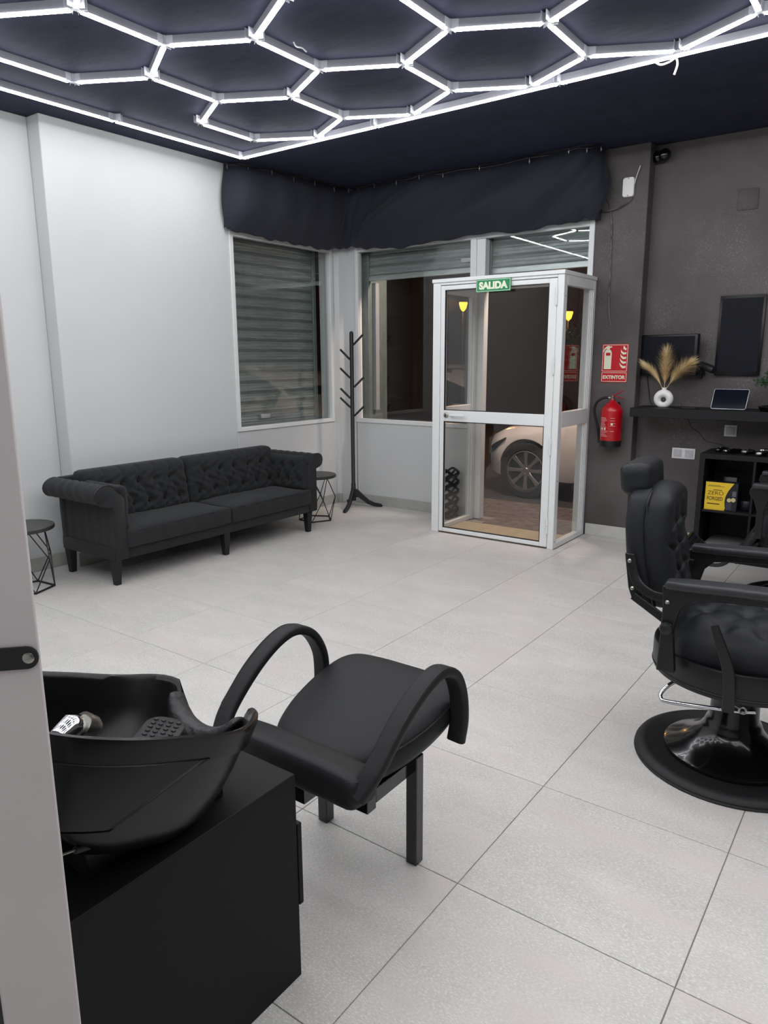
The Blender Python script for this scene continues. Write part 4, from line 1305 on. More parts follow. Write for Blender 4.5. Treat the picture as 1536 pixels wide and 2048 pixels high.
glyph(body, M_SIGNW, 'extinguisher_symbol')
glyph([(gx - 0.016, 1.513), (gx + 0.020, 1.513), (gx + 0.020, 1.536), (gx - 0.016, 1.536)], M_SIGNR, 'symbol_band', YF - 0.0055)
glyph([(gx - 0.010, 1.560), (gx + 0.012, 1.560), (gx + 0.014, 1.574), (gx + 0.034, 1.580), (gx + 0.030, 1.586), (gx + 0.012, 1.586), (gx + 0.004, 1.592), (gx - 0.010, 1.588), (gx - 0.030, 1.572), (gx - 0.042, 1.545), (gx - 0.037, 1.540), (gx - 0.026, 1.560), (gx - 0.014, 1.570)], M_SIGNW, 'valve_symbol')
fx = -1.968
for k in range(4):
    zb = 1.412 + k * 0.036
    lean = -0.012 + 0.006 * k
    glyph([(fx + 0.030, zb + 0.004), (fx + 0.004, zb), (fx - 0.014, zb + 0.018), (fx - 0.026 + lean * 0.4 + 0.008, zb + 0.044), (fx - 0.008, zb + 0.028), (fx + 0.010, zb + 0.017), (fx + 0.030, zb + 0.020)], M_SIGNW, 'flame_symbol')
glyph([(fx + 0.004, 1.566), (fx + 0.026, 1.552), (fx + 0.030, 1.568), (fx + 0.018, 1.576), (fx + 0.010, 1.590), (fx + 0.004, 1.584)], M_SIGNW, 'flame_symbol')
lettering('EXTINTOR', 0.05, (-2.029, YF - 0.0046, 1.341), M_SIGNW, ss, bold=0.0018, fit=(0.182, 0.030))

EX, EY = -1.995, 5.862
ext = thing('fire_extinguisher', 'red fire extinguisher with a black hose hanging under the red sign', 'fire extinguisher', (EX, EY, 0.785))
cyl = MB().lathe([(0.001, 0.835), (0.083, 0.835), (0.086, 0.84), (0.086, 1.075), (0.083, 1.088), (0.062, 1.118), (0.034, 1.145), (0.022, 1.152), (0.022, 1.165), (0.001, 1.165)], 40, (EX, EY, 0)).build('cylinder', M_RED, ext, smooth=True, angle=50)
MB().lathe([(0.001, 0.788), (0.082, 0.788), (0.086, 0.792), (0.086, 0.838), (0.001, 0.838)], 40, (EX, EY, 0)).build('base_cup', M_BPLAS, ext, smooth=True, angle=50)
# printed panels wrapped on the cylinder
def wrap(a0, a1, z0, z1, m, nm, r=0.0866):
    n = max(2, int((a1 - a0) / 6))
    ring = [[Vector((EX + r * math.sin(math.radians(a0 + (a1 - a0) * k / n)), EY - r * math.cos(math.radians(a0 + (a1 - a0) * k / n)), z)) for k in range(n + 1)] for z in (z0, z1)]
    return MB().loft(ring, False, False).build(nm, m, cyl, smooth=True)
M_PRINT = mat('label_print', (224, 176, 178), rough=0.4)
rnd = random.Random(3)
for k in range(15):
    z = 1.020 - k * 0.0105
    if k in (8, 9): continue
    wrap(-52, -52 + rnd.uniform(34, 56), z, z + 0.0038, M_PRINT, 'print_line')
    if k % 2 == 0 and k < 12: wrap(12, 12 + rnd.uniform(16, 30), z, z + 0.003, M_PRINT, 'print_line')
for a in (-50, -36, -20): wrap(a, a + 9, 0.925, 0.943, M_SIGNW, 'print_mark')
wrap(16, 26, 0.965, 0.982, M_SIGNW, 'print_seal')
MB().lathe([(0.001, 1.163), (0.020, 1.163), (0.020, 1.178), (0.014, 1.184), (0.014, 1.198), (0.001, 1.198)], 18, (EX, EY, 0)).build('valve', M_STEEL, ext, smooth=True)
MB().sweep([(EX - 0.012, EY, 1.197), (EX + 0.02, EY, 1.205), (EX + 0.085, EY - 0.01, 1.238)], rrect(0.018, 0.006, 0.002, 1)).build('squeeze_lever', M_RED, ext, smooth=True)
MB().sweep([(EX, EY, 1.19), (EX + 0.03, EY, 1.190), (EX + 0.085, EY - 0.01, 1.175)], rrect(0.018, 0.006, 0.002, 1)).build('carry_handle', M_RED, ext, smooth=True)
hs = MB().tube([(EX - 0.015, EY, 1.178), (EX - 0.04, EY - 0.004, 1.18)], 0.009, 10).build('hose_fitting', M_STEEL, ext, smooth=True)
MB().tube(spline([(EX - 0.035, EY - 0.004, 1.180), (EX - 0.075, EY - 0.01, 1.176), (EX - 0.125, EY - 0.015, 1.14), (EX - 0.142, EY - 0.015, 1.08), (EX - 0.130, EY - 0.01, 1.01), (EX - 0.108, EY - 0.005, 0.93), (EX - 0.098, EY, 0.86)], 7), 0.0105, 10).build('hose', M_RUBBER, ext, smooth=True)
MB().tube([(EX - 0.098, EY, 0.865), (EX - 0.095, EY, 0.835), (EX - 0.093, EY, 0.81)], 0.012, 10, scl=[1, 0.9, 1.1]).build('nozzle', M_BPLAS, ext, smooth=True)
MB().box(EX - 0.03, EX + 0.03, EY + 0.07, YF, 1.09, 1.14).build('wall_bracket', M_METALB, ext)

# ================================================================== LONG WALL SHELF AND WHAT STANDS ON IT
SHZ = 1.115
MBs = MB().box(-1.812, XB, 5.73, YR, SHZ - 0.07, SHZ)
single(MBs.build('wall_shelf', M_SHELF, bevel=0.003), 'long black wooden shelf running along the dark wall', 'shelf')

vs = thing('ring_vase', 'white ceramic ring vase with a hole in the middle on the black shelf', 'vase', (-1.609, 5.90, SHZ))
ringsV = []
VX, VY, VZ = -1.609, 5.90, SHZ + 0.062
for k in range(48):
    a = 2 * PI * k / 48
    r0 = 0.047
    tr = 0.027 + 0.003 * math.sin(a)
    cx_, cz_ = VX + r0 * math.cos(a), VZ + r0 * math.sin(a) * 0.98
    ringsV.append([Vector((cx_ + tr * math.cos(b) * math.cos(a), VY + tr * 1.05 * math.sin(b), max(SHZ, cz_ + tr * math.cos(b) * math.sin(a)))) for b in [2 * PI * j / 18 for j in range(18)]])
MB().loft(ringsV + [ringsV[0]], False).build('body', M_VASE, vs, smooth=True, angle=180)
MB().lathe([(0.019, SHZ + 0.120), (0.017, SHZ + 0.135), (0.017, SHZ + 0.146), (0.020, SHZ + 0.152), (0.014, SHZ + 0.152), (0.012, SHZ + 0.13)], 24, (VX, VY, 0), cap=False).build('neck', M_VASE, vs, smooth=True)
rnd = random.Random(11)
for nm_, tip, base_w in (('tall pale pampas plume standing upright in the white vase', (-1.605, 5.88, 1.525), 0.085), ('thin pampas plume leaning left from the white vase', (-1.742, 5.87, 1.425), 0.042), ('wide pampas plume leaning right from the white vase', (-1.438, 5.87, 1.445), 0.085)):
    pl_o = thing('pampas_plume', nm_, 'dried plume', (VX, VY, SHZ + 0.15), group='pampas plumes in the white vase')
    b0 = Vector((VX + (tip[0] - VX) * 0.03, VY, SHZ + 0.128))
    tp = Vector(tip)
    midp = b0.lerp(tp, 0.5) + Vector((0, 0, 0.025 if abs(tip[0] - VX) > 0.05 else 0))
    spine = spline([b0, midp, tp], 20)
    MB().tube(spine, 0.0018, 5).build('stem', M_PAMPAS, pl_o, smooth=True)
    fm = MB()
    N_ = len(spine)
    for q in range(620):
        t = rnd.random() ** 0.8
        i = min(N_ - 2, int((0.18 + 0.80 * t) * (N_ - 1)))
        p = spine[i]
        tg = (spine[i + 1] - spine[i]).normalized()
        a = rnd.uniform(0, 2 * PI)
        sd_ = Vector((math.cos(a), math.sin(a) * 0.8, 0))
        sd_ = (sd_ - tg * sd_.dot(tg)).normalized()
        wq = base_w * (0.35 + 1.0 * math.sin(PI * min(1, 0.12 + 0.8 * t))) * rnd.uniform(0.6, 1.15)
        ln_ = 0.095 * rnd.uniform(0.7, 1.2)
        e1 = p + sd_ * wq * 0.45 + tg * ln_ * 0.6
        e2 = p + sd_ * wq * 0.8 + tg * ln_ + Vector((0, 0, -0.012 * rnd.random()))
        wv = tg.cross(sd_) * 0.0008
        fm.add([p - wv, p + wv, e1 + wv * 0.8, e1 - wv * 0.8, e2], [(0, 1, 2, 3), (3, 2, 4)])
    fo = fm.build('fluff', M_PAMPAS, pl_o)
    fo['kind'] = 'stuff'

tb = thing('tablet', 'tablet with a silver rim and dark screen leaning on the black shelf', 'tablet', (-1.13, 5.88, SHZ))
TM = TR(-1.133, 5.862, SHZ) @ RZ(math.radians(-3)) @ RX(math.radians(-28))
MB().loft([[Vector((x, y, z + 0.084)) for x, z in rrect(0.244, 0.162, 0.012, 4)] for y in (-0.004, 0.004)], True, True, TM).build('case', M_SILVER, tb, smooth=True, angle=50)
MB().loft([[Vector((x, y, z + 0.084)) for x, z in rrect(0.238, 0.156, 0.008, 4)] for y in (-0.0048, -0.003)], True, True, TM).build('screen', M_SCREEN, tb, smooth=True, angle=50)
MB().prism([(5.868, SHZ), (5.925, SHZ), (5.92, SHZ + 0.006), (5.905, SHZ + 0.075), (5.900, SHZ + 0.075), (5.905, SHZ + 0.008), (5.868, SHZ + 0.004)], 0, -1.20, -1.02).build('stand', M_BPLAS, tb)
pn = MB().rbox((-1.40, 5.83, SHZ + 0.005), (0.11, 0.035, 0.010), 0.004, 4, None, None)
single(pn.build('comb_case', M_BPLAS, smooth=True), 'flat black case lying on the shelf between vase and tablet', 'case')

bo = thing('bonsai', 'small artificial bonsai tree in a black dish at the right end of the shelf', 'plant', (-0.80, 5.87, SHZ))
MB().lathe([(0.001, 0), (0.11, 0.0), (0.125, 0.014), (0.132, 0.034), (0.122, 0.036), (0.115, 0.02), (0.001, 0.018)], 32, (-0.80, 5.87, SHZ), Matrix.Identity(4)).build('dish', M_GLOSSB, bo, smooth=True)
MB().tube(spline([(-0.80, 5.87, SHZ + 0.015), (-0.815, 5.87, SHZ + 0.06), (-0.79, 5.875, SHZ + 0.10), (-0.83, 5.87, SHZ + 0.15), (-0.86, 5.87, SHZ + 0.17)], 6), 0.011, 8, scl=None).build('trunk', M_BARK, bo, smooth=True)
MB().tube(spline([(-0.79, 5.875, SHZ + 0.10), (-0.75, 5.87, SHZ + 0.15), (-0.74, 5.87, SHZ + 0.19)], 6), 0.007, 8).build('branch', M_BARK, bo, smooth=True)
rnd = random.Random(5)
for cx_, cy_, cz_, rx, rz in ((-0.885, 5.86, SHZ + 0.205, 0.095, 0.045), (-0.75, 5.87, SHZ + 0.245, 0.10, 0.05), (-0.85, 5.88, SHZ + 0.265, 0.06, 0.028)):
    lm = MB()
    for q in range(340):
        a, b = rnd.uniform(0, 2 * PI), math.acos(rnd.uniform(-1, 1))
        rr = rnd.random() ** 0.4
        p = Vector((cx_ + rx * rr * math.sin(b) * math.cos(a), cy_ + rx * 0.8 * rr * math.sin(b) * math.sin(a), cz_ + rz * rr * math.cos(b)))
        d = Vector((rnd.gauss(0, 1), rnd.gauss(0, 1), rnd.gauss(0.8, 0.8))).normalized()
        sdv = d.cross(Vector((rnd.gauss(0, 1), rnd.gauss(0, 1), rnd.gauss(0, 1)))).normalized() * 0.0035
        lm.add([p - sdv, p + sdv, p + d * 0.022], [(0, 1, 2)])
    lm.build('foliage', M_LEAF, bo)['kind'] = 'stuff'

# ---- panels, dryer, wall plates
tv = thing('wall_screen', 'black flat screen on the dark wall just above the pampas vase', 'screen', (-1.62, 6.03, 1.36))
TVM = TR(-1.622, 6.02, 1.515) @ RZ(math.radians(-10)) @ RX(math.radians(2))
MB().rbox((0, 0.0, 0), (0.455, 0.05, 0.315), 0.008, 5, None, TVM).build('housing', M_PANELF, tv, smooth=True)
MB().box(-0.205, 0.205, -0.0265, -0.024, -0.142, 0.142, TVM).build('display', M_PANEL, tv, bevel=0.001)
MB().box(-0.05, 0.05, 0.02, 0.05, -0.05, 0.05, TVM).build('wall_mount', M_METALB, tv)
hd_ = thing('hair_dryer', 'black hair dryer hanging on the wall beside the screen', 'hair dryer', (-1.33, 6.0, 1.40))
MB().tube([(-1.385, 5.99, 1.445), (-1.37, 5.98, 1.440), (-1.28, 5.93, 1.408), (-1.262, 5.92, 1.401)], 0.030, 14, scl=[0.7, 0.9, 1.0, 0.85]).build('barrel', M_BPLAS, hd_, smooth=True, angle=60)
MB().tube([(-1.36, 5.985, 1.43), (-1.375, 6.02, 1.37), (-1.38, 6.03, 1.34)], 0.015, 10).build('handle', M_BPLAS, hd_, smooth=True)
MB().box(-1.40, -1.36, 6.02, YR, 1.36, 1.40).build('hook', M_METALB, hd_)
pc = thing('framed_panel', 'tall black framed panel on the dark wall above the tablet', 'panel', (-1.13, YR, 1.36))
MB().rbox((-1.135, YR - 0.014, 1.653), (0.315, 0.026, 0.588), 0.005, 4).build('frame', M_PANELF, pc, smooth=True)
MB().box(-1.275, -0.995, YR - 0.0295, YR - 0.0272, 1.385, 1.925).build('sheet', M_PANEL, pc, bevel=0.001)
def plate(x0, x1, z0, z1, n, label):
    t = thing('wall_switch', label, 'switch', ((x0 + x1) / 2, YR, z0))
    MB().rbox(((x0 + x1) / 2, YR - 0.005, (z0 + z1) / 2), (x1 - x0, 0.009, z1 - z0), 0.003, 4).build('plate', M_WPLAS, t, smooth=True)
    w_ = (x1 - x0) / n
    for k in range(n):
        MB().rbox((x0 + w_ * (k + 0.5), YR - 0.010, (z0 + z1) / 2), (w_ - 0.026, 0.005, z1 - z0 - 0.026), 0.002, 4).build('insert', M_WPLAS2, t, smooth=True)
plate(-1.185, -1.095, 0.897, 0.985, 1, 'single white wall socket under the black shelf')
plate(-1.560, -1.383, 0.699, 0.785, 2, 'double white wall socket left of the cube shelf')
single(MB().loft([[Vector((x - 1.17, y, z + 2.616)) for x, z in rrect(0.14 * k, 0.145 * k, 0.012, 3)] for y, k in ((YR - 0.0005, 1.0), (YR - 0.005, 1.0), (YR - 0.007, 0.98))]).build('junction_cover', M_DARK, smooth=True, angle=50), 'square cover plate painted like the dark wall near the ceiling', 'cover plate')
cable('screen_cable', [(-1.80, YR - 0.008, 1.36), (-1.79, YR - 0.008, 1.30), (-1.775, YR - 0.008, 1.22), (-1.765, YR - 0.01, 1.16), (-1.74, YR - 0.012, 1.118)], 0.003, M_CABLEB, 'thin black cable from the screen down to the shelf beside the vase', 'cable')
cable('clipper_cable', [(-1.42, 5.90, SHZ - 0.072), (-1.405, 5.92, 1.00), (-1.395, 5.96, 0.96), (-1.34, 5.98, 0.92), (-1.28, 5.95, 0.865), (-1.16, 5.93, 0.845), (-1.15, 5.93, 0.80)], 0.003, M_CABLEB, 'thin black cable hanging from the shelf to the top of the cube shelf', 'cable')

# ================================================================== CUBE SHELF
KX0, KX1, KY0, KY1, KZ = -1.262, 0.138, 5.70, YR - 0.014, 0.800
kb = thing('cube_shelf', 'low black cube shelving unit under the wall shelf', 'shelf unit', ((KX0 + KX1) / 2, 5.89, 0))
MB().box(KX0, KX1, KY0, KY1, KZ - 0.038, KZ).build('top_board', M_KALL, kb, bevel=0.002)
MB().box(KX0, KX1, KY0, KY1, 0.0, 0.038).build('bottom_board', M_KALL, kb, bevel=0.002)
MB().box(KX0, KX0 + 0.038, KY0, KY1, 0.038, KZ - 0.038).build('side_board', M_KALL, kb, bevel=0.002)
MB().box(KX1 - 0.038, KX1, KY0, KY1, 0.038, KZ - 0.038).build('side_board', M_KALL, kb, bevel=0.002)
cell = 0.336
for k in range(1, 4):
    x = KX0 + 0.038 + k * cell - 0.008
    MB().box(x, x + 0.016, KY0 + 0.003, KY1, 0.038, KZ - 0.038).build('divider', M_KALL, kb, bevel=0.001)
for k in range(4):
    x = KX0 + 0.038 + k * cell + 0.008
    MB().box(x, x + cell - 0.016, KY0 + 0.003, KY1, 0.365, 0.381).build('middle_board', M_KALL, kb, bevel=0.001)
MB().box(KX0 + 0.002, KX1 - 0.002, KY1, KY1 + 0.004, 0.002, KZ - 0.002).build('back_sheet', M_KALL, kb)
single(MB().rbox((-1.055, 5.88, 0.085), (0.26, 0.30, 0.09), 0.006, 4).build('lit_board_block', mat('lit_board_grey', (92, 90, 88), rough=0.7), smooth=True), 'flat grey block standing in for the lit bottom board in the lower left cube', 'box')  # added block; its grey stands in for the lit bottom board

# clipper box
cb = thing('clipper_box', 'yellow and black printed clipper box standing in the upper left cube', 'box', (-1.09, 5.76, 0.381))
BX0, BX1, BZ0, BZ1, BY = -1.207, -0.985, 0.382, 0.590, 5.722
MB().box(BX0, BX1, BY, BY + 0.10, BZ0, BZ1).build('carton', M_BOXB, cb, bevel=0.001)
arc = [(BX0 + 0.195, BZ1)] + [(BX0 + 0.150 + 0.045 * (1 - t) ** 2 - 0.012 * math.sin(PI * t) * 1.6, BZ1 - (BZ1 - BZ0) * t) for t in [0.1 * k for k in range(1, 10)]] + [(BX0 + 0.140, BZ0)]
MB().prism([(BX0, BZ0)] + [(BX0, BZ1)] + arc, 1, BY - 0.0008, BY + 0.0005).build('yellow_panel', M_YELLOW, cb)
lettering('ZERO', 0.05, (BX0 + 0.072, BY - 0.0012, BZ0 + 0.128), M_INK, cb, fit=(0.110, 0.028), depth=0.0003)
lettering('FORGED', 0.05, (BX0 + 0.070, BY - 0.0012, BZ0 + 0.086), M_INK, cb, bold=0.001, fit=(0.108, 0.028), depth=0.0003)
for a, b, c_, d_ in ((0.018, 0.105, 0.042, 0.050), (0.055, 0.115, 0.148, 0.153), (0.015, 0.130, 0.176, 0.179), (0.02, 0.10, 0.183, 0.186)):
    MB().box(BX0 + a, BX0 + b, BY - 0.0012, BY - 0.0007, BZ0 + c_, BZ0 + d_).build('print_line', M_INK, cb)
for x, z, r in ((BX0 + 0.168, BZ0 + 0.082, 0.015), (BX0 + 0.196, BZ0 + 0.086, 0.016)):
    MB().lathe([(r, 0), (r, 0.0006), (r * 0.5, 0.0010), (0.001, 0.0010)], 20, M=TR(x, BY, z) @ RX(PI / 2)).build('printed_dial', M_GOLD, cb, smooth=True)
MB().box(BX0 + 0.186, BX0 + 0.212, BY - 0.0006, BY, BZ0 + 0.112, BZ0 + 0.150).build('printed_clipper', mat('print_grey', (96, 96, 104), rough=0.4), cb)
MB().box(BX0 + 0.150, BX0 + 0.186, BY - 0.0006, BY, BZ0 + 0.010, BZ0 + 0.062).build('printed_clipper', mat('print_grey2', (58, 60, 70), rough=0.4), cb)
single(MB().rbox((-0.94, 5.84, 0.42), (0.07, 0.10, 0.075), 0.008, 4).build('small_carton', M_BOXB, smooth=True), 'small black carton behind the yellow clipper box', 'box')
single(MB().rbox((-1.07, 5.90, 0.50), (0.10, 0.08, 0.236), 0.008, 4).build('bottle_carton', M_BOXB, smooth=True), 'tall black carton rising behind the yellow clipper box', 'box')

# tools laid out on top of the cube shelf
def clipper(loc, rz, L, label, tip=M_CHROME):
    t = thing('hair_clipper', label, 'clipper', loc, rz, group='tools on the cube shelf', local=True)
    MB().rbox((0, 0, 0.019), (L, 0.042, 0.034), 0.014, (10, 6, 6), lambda p, n, q: Vector((p.x, p.y * (1 - 0.25 * (1 - q.x * q.x)), p.z + 0.004 * q.x))).build('body', M_GLOSSB, t, smooth=True, angle=180)
    MB().rbox((L / 2 + 0.008, 0, 0.024), (0.035, 0.040, 0.018), 0.005, 4).build('blade', tip, t, smooth=True)
    MB().rbox((0.01, 0, 0.037), (0.04, 0.012, 0.005), 0.002, 4).build('switch', M_STEEL, t, smooth=True)
clipper((-1.155, 5.86, KZ), math.radians(70), 0.10, 'small black clipper lying at the left end of the cube shelf', M_BPLAS)
clipper((-1.055, 5.82, KZ), math.radians(238), 0.14, 'black clipper with a bright chrome head, second tool from the left on the cube shelf')
clipper((-0.955, 5.83, KZ), math.radians(255), 0.12, 'thick black clipper beside the chrome-headed one on the cube shelf', M_STEEL)
clipper((-0.86, 5.78, KZ), math.radians(262), 0.11, 'black trimmer near the front edge of the cube shelf')
clipper((-0.79, 5.79, KZ), math.radians(275), 0.11, 'black trimmer at the front edge nearest the right side of the picture')
clipper((-0.80, 5.93, KZ), math.radians(190), 0.15, 'long black clipper lying crosswise at the back of the cube shelf')

# ================================================================== UMBRELLA STAND SEEN THROUGH THE PORCH
UX, UY = -3.505, 5.83
us = thing('umbrella_stand', 'black zigzag umbrella stand on the floor behind the glass porch', 'umbrella stand', (UX, UY, 0))
MB().box(UX - 0.075, UX + 0.075, UY - 0.075, UY + 0.075, 0.0, 0.012).build('base', M_BWOOD, us)
for k in range(11):
    z = 0.03 + k * 0.043
    ph = 1 if k % 2 else -1
    for s in (-1, 1):
        n = 8
        pts_ = [(UX - 0.07 + 0.14 * i / n, UY + s * 0.07, z + ph * 0.016 * math.cos(2 * PI * i / n)) for i in range(n + 1)]
        MB().sweep(pts_, [(-0.004, -0.010), (0.004, -0.010), (0.004, 0.010), (-0.004, 0.010)]).build('zigzag_band', M_BWOOD, us)
        pts_ = [(UX + s * 0.07, UY - 0.07 + 0.14 * i / n, z + ph * 0.016 * math.cos(2 * PI * i / n)) for i in range(n + 1)]
        MB().sweep(pts_, [(-0.004, -0.010), (0.004, -0.010), (0.004, 0.010), (-0.004, 0.010)]).build('zigzag_band', M_BWOOD, us)

# ================================================================== STREET
GZ = -0.03
car = thing('parked_car', 'pale hatchback parked in the street outside the glass door', 'car', (-1.9, 8.1, GZ))
CYs, CYc = 7.27, 8.14          # near side, centre line
def prof_at(x):
    """x measured from the nose; returns (half width, z low, z shoulder, z top, roof half width)"""
    P = [(0.0, 0.34, 0.36, 0.50, 0.56, 0.30), (0.05, 0.50, 0.28, 0.53, 0.62, 0.45), (0.14, 0.66, 0.22, 0.58, 0.69, 0.56), (0.30, 0.785, 0.18, 0.64, 0.76, 0.64), (0.60, 0.855, 0.17, 0.72, 0.84, 0.68), (0.95, 0.87, 0.17, 0.78, 0.91, 0.69),
         (1.25, 0.88, 0.17, 0.83, 0.98, 0.69), (1.75, 0.885, 0.17, 0.88, 1.30, 0.62), (2.15, 0.885, 0.17, 0.90, 1.44, 0.58), (2.8, 0.885, 0.17, 0.92, 1.47, 0.57), (3.5, 0.88, 0.18, 0.94, 1.40, 0.56), (3.95, 0.86, 0.24, 0.95, 1.15, 0.60), (4.2, 0.78, 0.30, 0.86, 0.98, 0.60), (4.28, 0.68, 0.38, 0.70, 0.80, 0.55)]
    for a, b in zip(P, P[1:]):
        if a[0] <= x <= b[0]:
            t = (x - a[0]) / (b[0] - a[0])
            return [a[i] + (b[i] - a[i]) * t for i in range(1, 6)]
    return list(P[-1][1:])
NX = -4.08
rb = []
for i in range(61):
    x = 4.28 * i / 60
    hw, zl, zs, zt, rw = prof_at(x)
    half = [(hw * 0.80, zl), (hw * 0.96, zl + 0.05), (hw, zl + 0.20), (hw * 1.0, (zl + zs) / 2 + 0.05), (hw * 0.985, zs - 0.03), (hw * 0.955, zs + 0.01), (rw + (hw * 0.93 - rw) * 0.5, zs + (zt - zs) * 0.55), (rw, zt - 0.03), (rw * 0.7, zt), (0.0, zt + 0.01)]
    ring = [Vector((NX + x, CYc - y, GZ + z)) for y, z in half] + [Vector((NX + x, CYc + y, GZ + z)) for y, z in reversed(half[:-1])]
    rb.append(ring)
bd = MB().loft(rb).build('body', M_CAR, car, smooth=True, angle=35)
WXs = (NX + 0.67, NX + 3.30)
cut = MB()
for wx in WXs:
    cut.lathe([(0.345, 0), (0.345, 0.30)], 40, M=TR(wx, CYs - 0.1, GZ + 0.315) @ RX(-PI / 2))
    cut.lathe([(0.345, 0), (0.345, 0.30)], 40, M=TR(wx, 2 * CYc - CYs - 0.2, GZ + 0.315) @ RX(-PI / 2))
o_loc = ORG[car.name]
cut.v = [p - o_loc for p in cut.v]
bd.location = (0, 0, 0)
par = bd.parent
bd.parent = None
bool_cut(bd, cut)
bd.parent = par
for wx in WXs:
    for yy, sg in ((CYs, -1), (2 * CYc - CYs, 1)):
        W = TR(wx, yy + (0.10 if sg < 0 else -0.10), GZ + 0.31) @ RX(PI / 2 * (1 if sg < 0 else -1))
        wl = MB().lathe([(0.225, -0.10), (0.30, -0.095), (0.31, -0.07), (0.31, 0.06), (0.298, 0.082), (0.235, 0.088), (0.218, 0.075), (0.218, -0.10)], 48, M=W, cap=False).build('tyre', M_TYRE, car, smooth=True)
        rm = MB().lathe([(0.219, 0.05), (0.219, 0.078), (0.208, 0.080), (0.204, 0.05)], 48, M=W, cap=False).build('rim', M_RIM, wl, smooth=True)
        MB().lathe([(0.001, 0.045), (0.21, 0.035), (0.21, -0.05), (0.001, -0.05)], 32, M=W).build('brake_disc', M_CARB, wl, smooth=True)
        for k in range(8):
            a = 2 * PI * k / 8
            MB().loft([[W @ RZ(a) @ Vector(p) for p in ((r, -w_, z), (r, w_, z), (r, w_, z - 0.02), (r, -w_, z - 0.02))] for r, w_, z in ((0.03, 0.020, 0.062), (0.12, 0.017, 0.070), (0.210, 0.026, 0.074))]).build('spoke', M_RIM, wl, bevel=0.003)
        MB().lathe([(0.034, 0.05), (0.034, 0.068), (0.028, 0.073), (0.001, 0.073)], 20, M=W).build('hub_cap', M_RIM, wl, smooth=True)
# headlamps, glazing, sill, mirror
for sg in (-1, 1):
    def sp(x, zf):
        hw, zl, zs, zt, rw = prof_at(x)
        z = zl + (zs - zl) * zf
        return Vector((NX + x, CYc + sg * (hw * 1.012), GZ + z))
    hl = MB()
    A = [sp(0.10, 0.84), sp(0.17, 0.88), sp(0.27, 0.93), sp(0.40, 0.985)]
    B_ = [sp(0.10, 0.62), sp(0.17, 0.66), sp(0.27, 0.78), sp(0.40, 0.955)]
    hl.loft([A, B_], False, False)
    ho = hl.build('headlamp', M_CARGL, car, smooth=True)
    ho.modifiers.new('thickness', 'SOLIDIFY').thickness = 0.02
    gl = MB()
    A, B_ = [], []
    for k in range(20):
        x = 1.50 + 2.2 * k / 19
        hw, zl, zs, zt, rw = prof_at(x)
        A.append(Vector((NX + x, CYc + sg * (hw * 0.958), GZ + zs + 0.02)))
        B_.append(Vector((NX + x, CYc + sg * (rw + (hw * 0.93 - rw) * 0.28 + 0.008), GZ + zs + (zt - zs) * 0.80)))
    gl.loft([A, B_], False, False)
    go = gl.build('side_window', M_CARGL, car, smooth=True)
    go.modifiers.new('thickness', 'SOLIDIFY').thickness = 0.012
    MB().rbox((NX + 1.62, CYc + sg * 0.98, GZ + 0.97), (0.13, 0.16, 0.11), 0.04, 5).build('mirror', M_CAR, car, smooth=True)
    MB().box(NX + 1.22, NX + 3.05, CYc + sg * 0.87 - 0.02, CYc + sg * 0.87 + 0.02, GZ + 0.15, GZ + 0.23).build('sill', M_CARB, car, bevel=0.01)
    MB().tube([(NX + 1.30, CYc + sg * 0.886, GZ + 0.22), (NX + 1.28, CYc + sg * 0.892, GZ + 0.55), (NX + 1.34, CYc + sg * 0.872, GZ + 0.84)], 0.004, 5).build('door_gap', M_CARB, car)
wsA, wsB = [], []
for k in range(9):
    t = -1 + 2 * k / 8
    h0 = prof_at(1.30); h1 = prof_at(2.02)
    wsA.append(Vector((NX + 1.30 + 0.06 * t * t, CYc + t * h0[4] * 0.98, GZ + h0[3] + 0.035)))
    wsB.append(Vector((NX + 2.02 + 0.06 * t * t, CYc + t * h1[4] * 0.92, GZ + h1[3] + 0.015)))
MB().loft([wsA, wsB], False, False).build('windscreen', M_CARGL, car, smooth=True).modifiers.new('thickness', 'SOLIDIFY').thickness = 0.012
MB().rbox((NX + 0.06, CYc, GZ + 0.36), (0.10, 0.95, 0.16), 0.03, 5).build('grille', M_CARB, car, smooth=True)

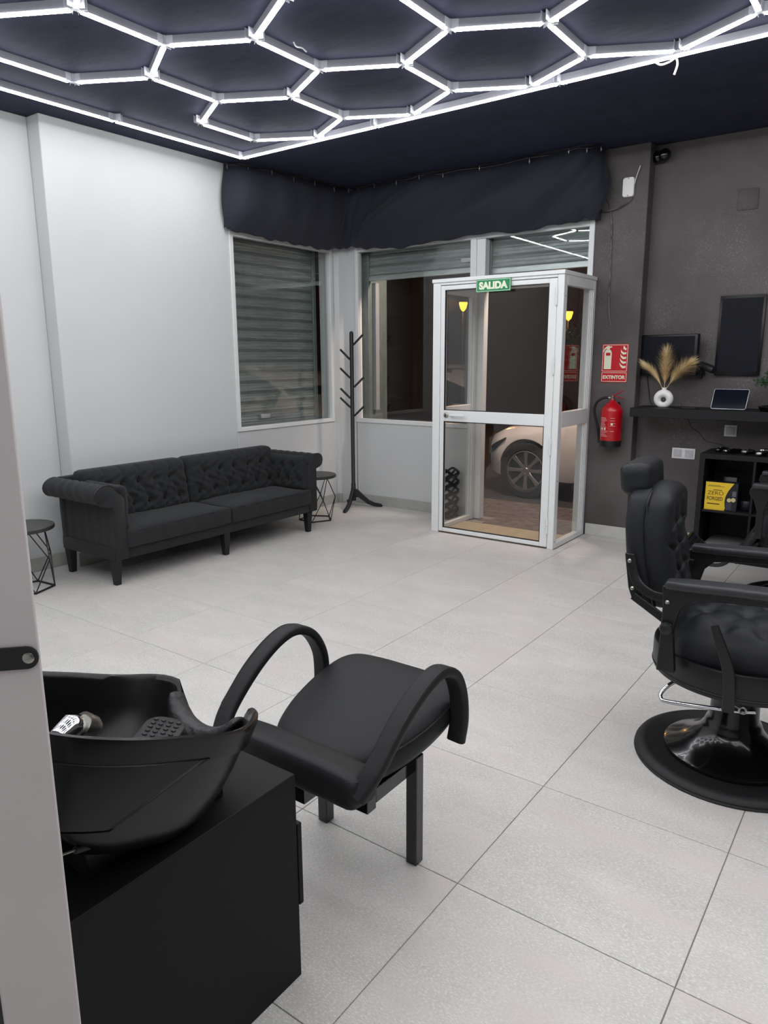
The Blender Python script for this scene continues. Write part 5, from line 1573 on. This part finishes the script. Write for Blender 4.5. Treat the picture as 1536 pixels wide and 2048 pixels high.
def street_lamp(x, y, z, label):
    t = thing('street_lamp', label, 'street lamp', (x, y, GZ), group='street lamps')
    MB().lathe([(0.06, GZ), (0.055, 0.6), (0.035, 0.65), (0.03, z - 0.12), (0.012, z - 0.10)], 14, (x, y, 0)).build('post', M_METALB, t, smooth=True)
    MB().lathe([(0.012, z - 0.10), (0.05, z - 0.06), (0.078, z + 0.04), (0.075, z + 0.06), (0.001, z + 0.06)], 20, (x, y, 0)).build('lantern', M_LAMP, t, smooth=True)
    MB().lathe([(0.09, z + 0.06), (0.06, z + 0.09), (0.02, z + 0.12), (0.001, z + 0.12)], 20, (x, y, 0)).build('cap', M_METALB, t, smooth=True)
    L = bpy.data.lights.new('lamp_glow', 'POINT')
    L.energy = 45
    L.color = (1.0, 0.45, 0.12)
    L.shadow_soft_size = 0.12
    lo = bpy.data.objects.new('lamp_glow', L)
    COL.objects.link(lo)
    lo.parent = t
    lo.location = (0.0, -0.45, z - GZ)
street_lamp(-6.96, 12.0, 2.44, 'orange street lamp seen through the upper left of the door glass')
street_lamp(-5.33, 13.0, 2.257, 'orange street lamp seen through the side pane of the porch')
SL = bpy.data.lights.new('added_street_light', 'POINT')      # unseen light added above the shopfront for the car and paving
SL.energy = 230
SL.color = (1.0, 0.80, 0.68)
SL.shadow_soft_size = 0.15
slo = bpy.data.objects.new('added_street_light', SL)
COL.objects.link(slo)
slo.location = (-2.9, 6.42, 2.92)
hb = thing('street_house', 'dim plastered house across the street', 'house', (-6.0, 15.5, GZ))
MB().box(-16, 4, 15.5, 15.8, GZ, 7).build('wall', M_STREET, hb)
tr_ = thing('street_tree', 'dark bushy tree in front of the orange glow outside', 'tree', (-5.03, 12.2, GZ))
MB().tube([(-5.03, 12.2, GZ), (-5.05, 12.2, 0.8), (-5.01, 12.2, 1.7)], 0.06, 8).build('trunk', M_BARK, tr_, smooth=True)
rnd = random.Random(9)
lm = MB()
for q in range(900):
    a, b = rnd.uniform(0, 2 * PI), math.acos(rnd.uniform(-1, 1))
    rr = rnd.random() ** 0.4
    p = Vector((-4.95 + 0.42 * rr * math.sin(b) * math.cos(a), 12.2 + 0.3 * rr * math.sin(b) * math.sin(a), 1.62 + 0.42 * rr * math.cos(b) * (1.0 + 0.25 * math.cos(5 * a))))
    d = Vector((rnd.gauss(0, 1), rnd.gauss(0, 1), rnd.gauss(0.4, 0.8))).normalized()
    sdv = d.cross(Vector((rnd.gauss(0, 1), rnd.gauss(0, 1), rnd.gauss(0, 1)))).normalized() * 0.018
    lm.add([p - sdv, p + sdv, p + d * 0.10], [(0, 1, 2)])
lm.build('foliage', M_LEAF, tr_)['kind'] = 'stuff'
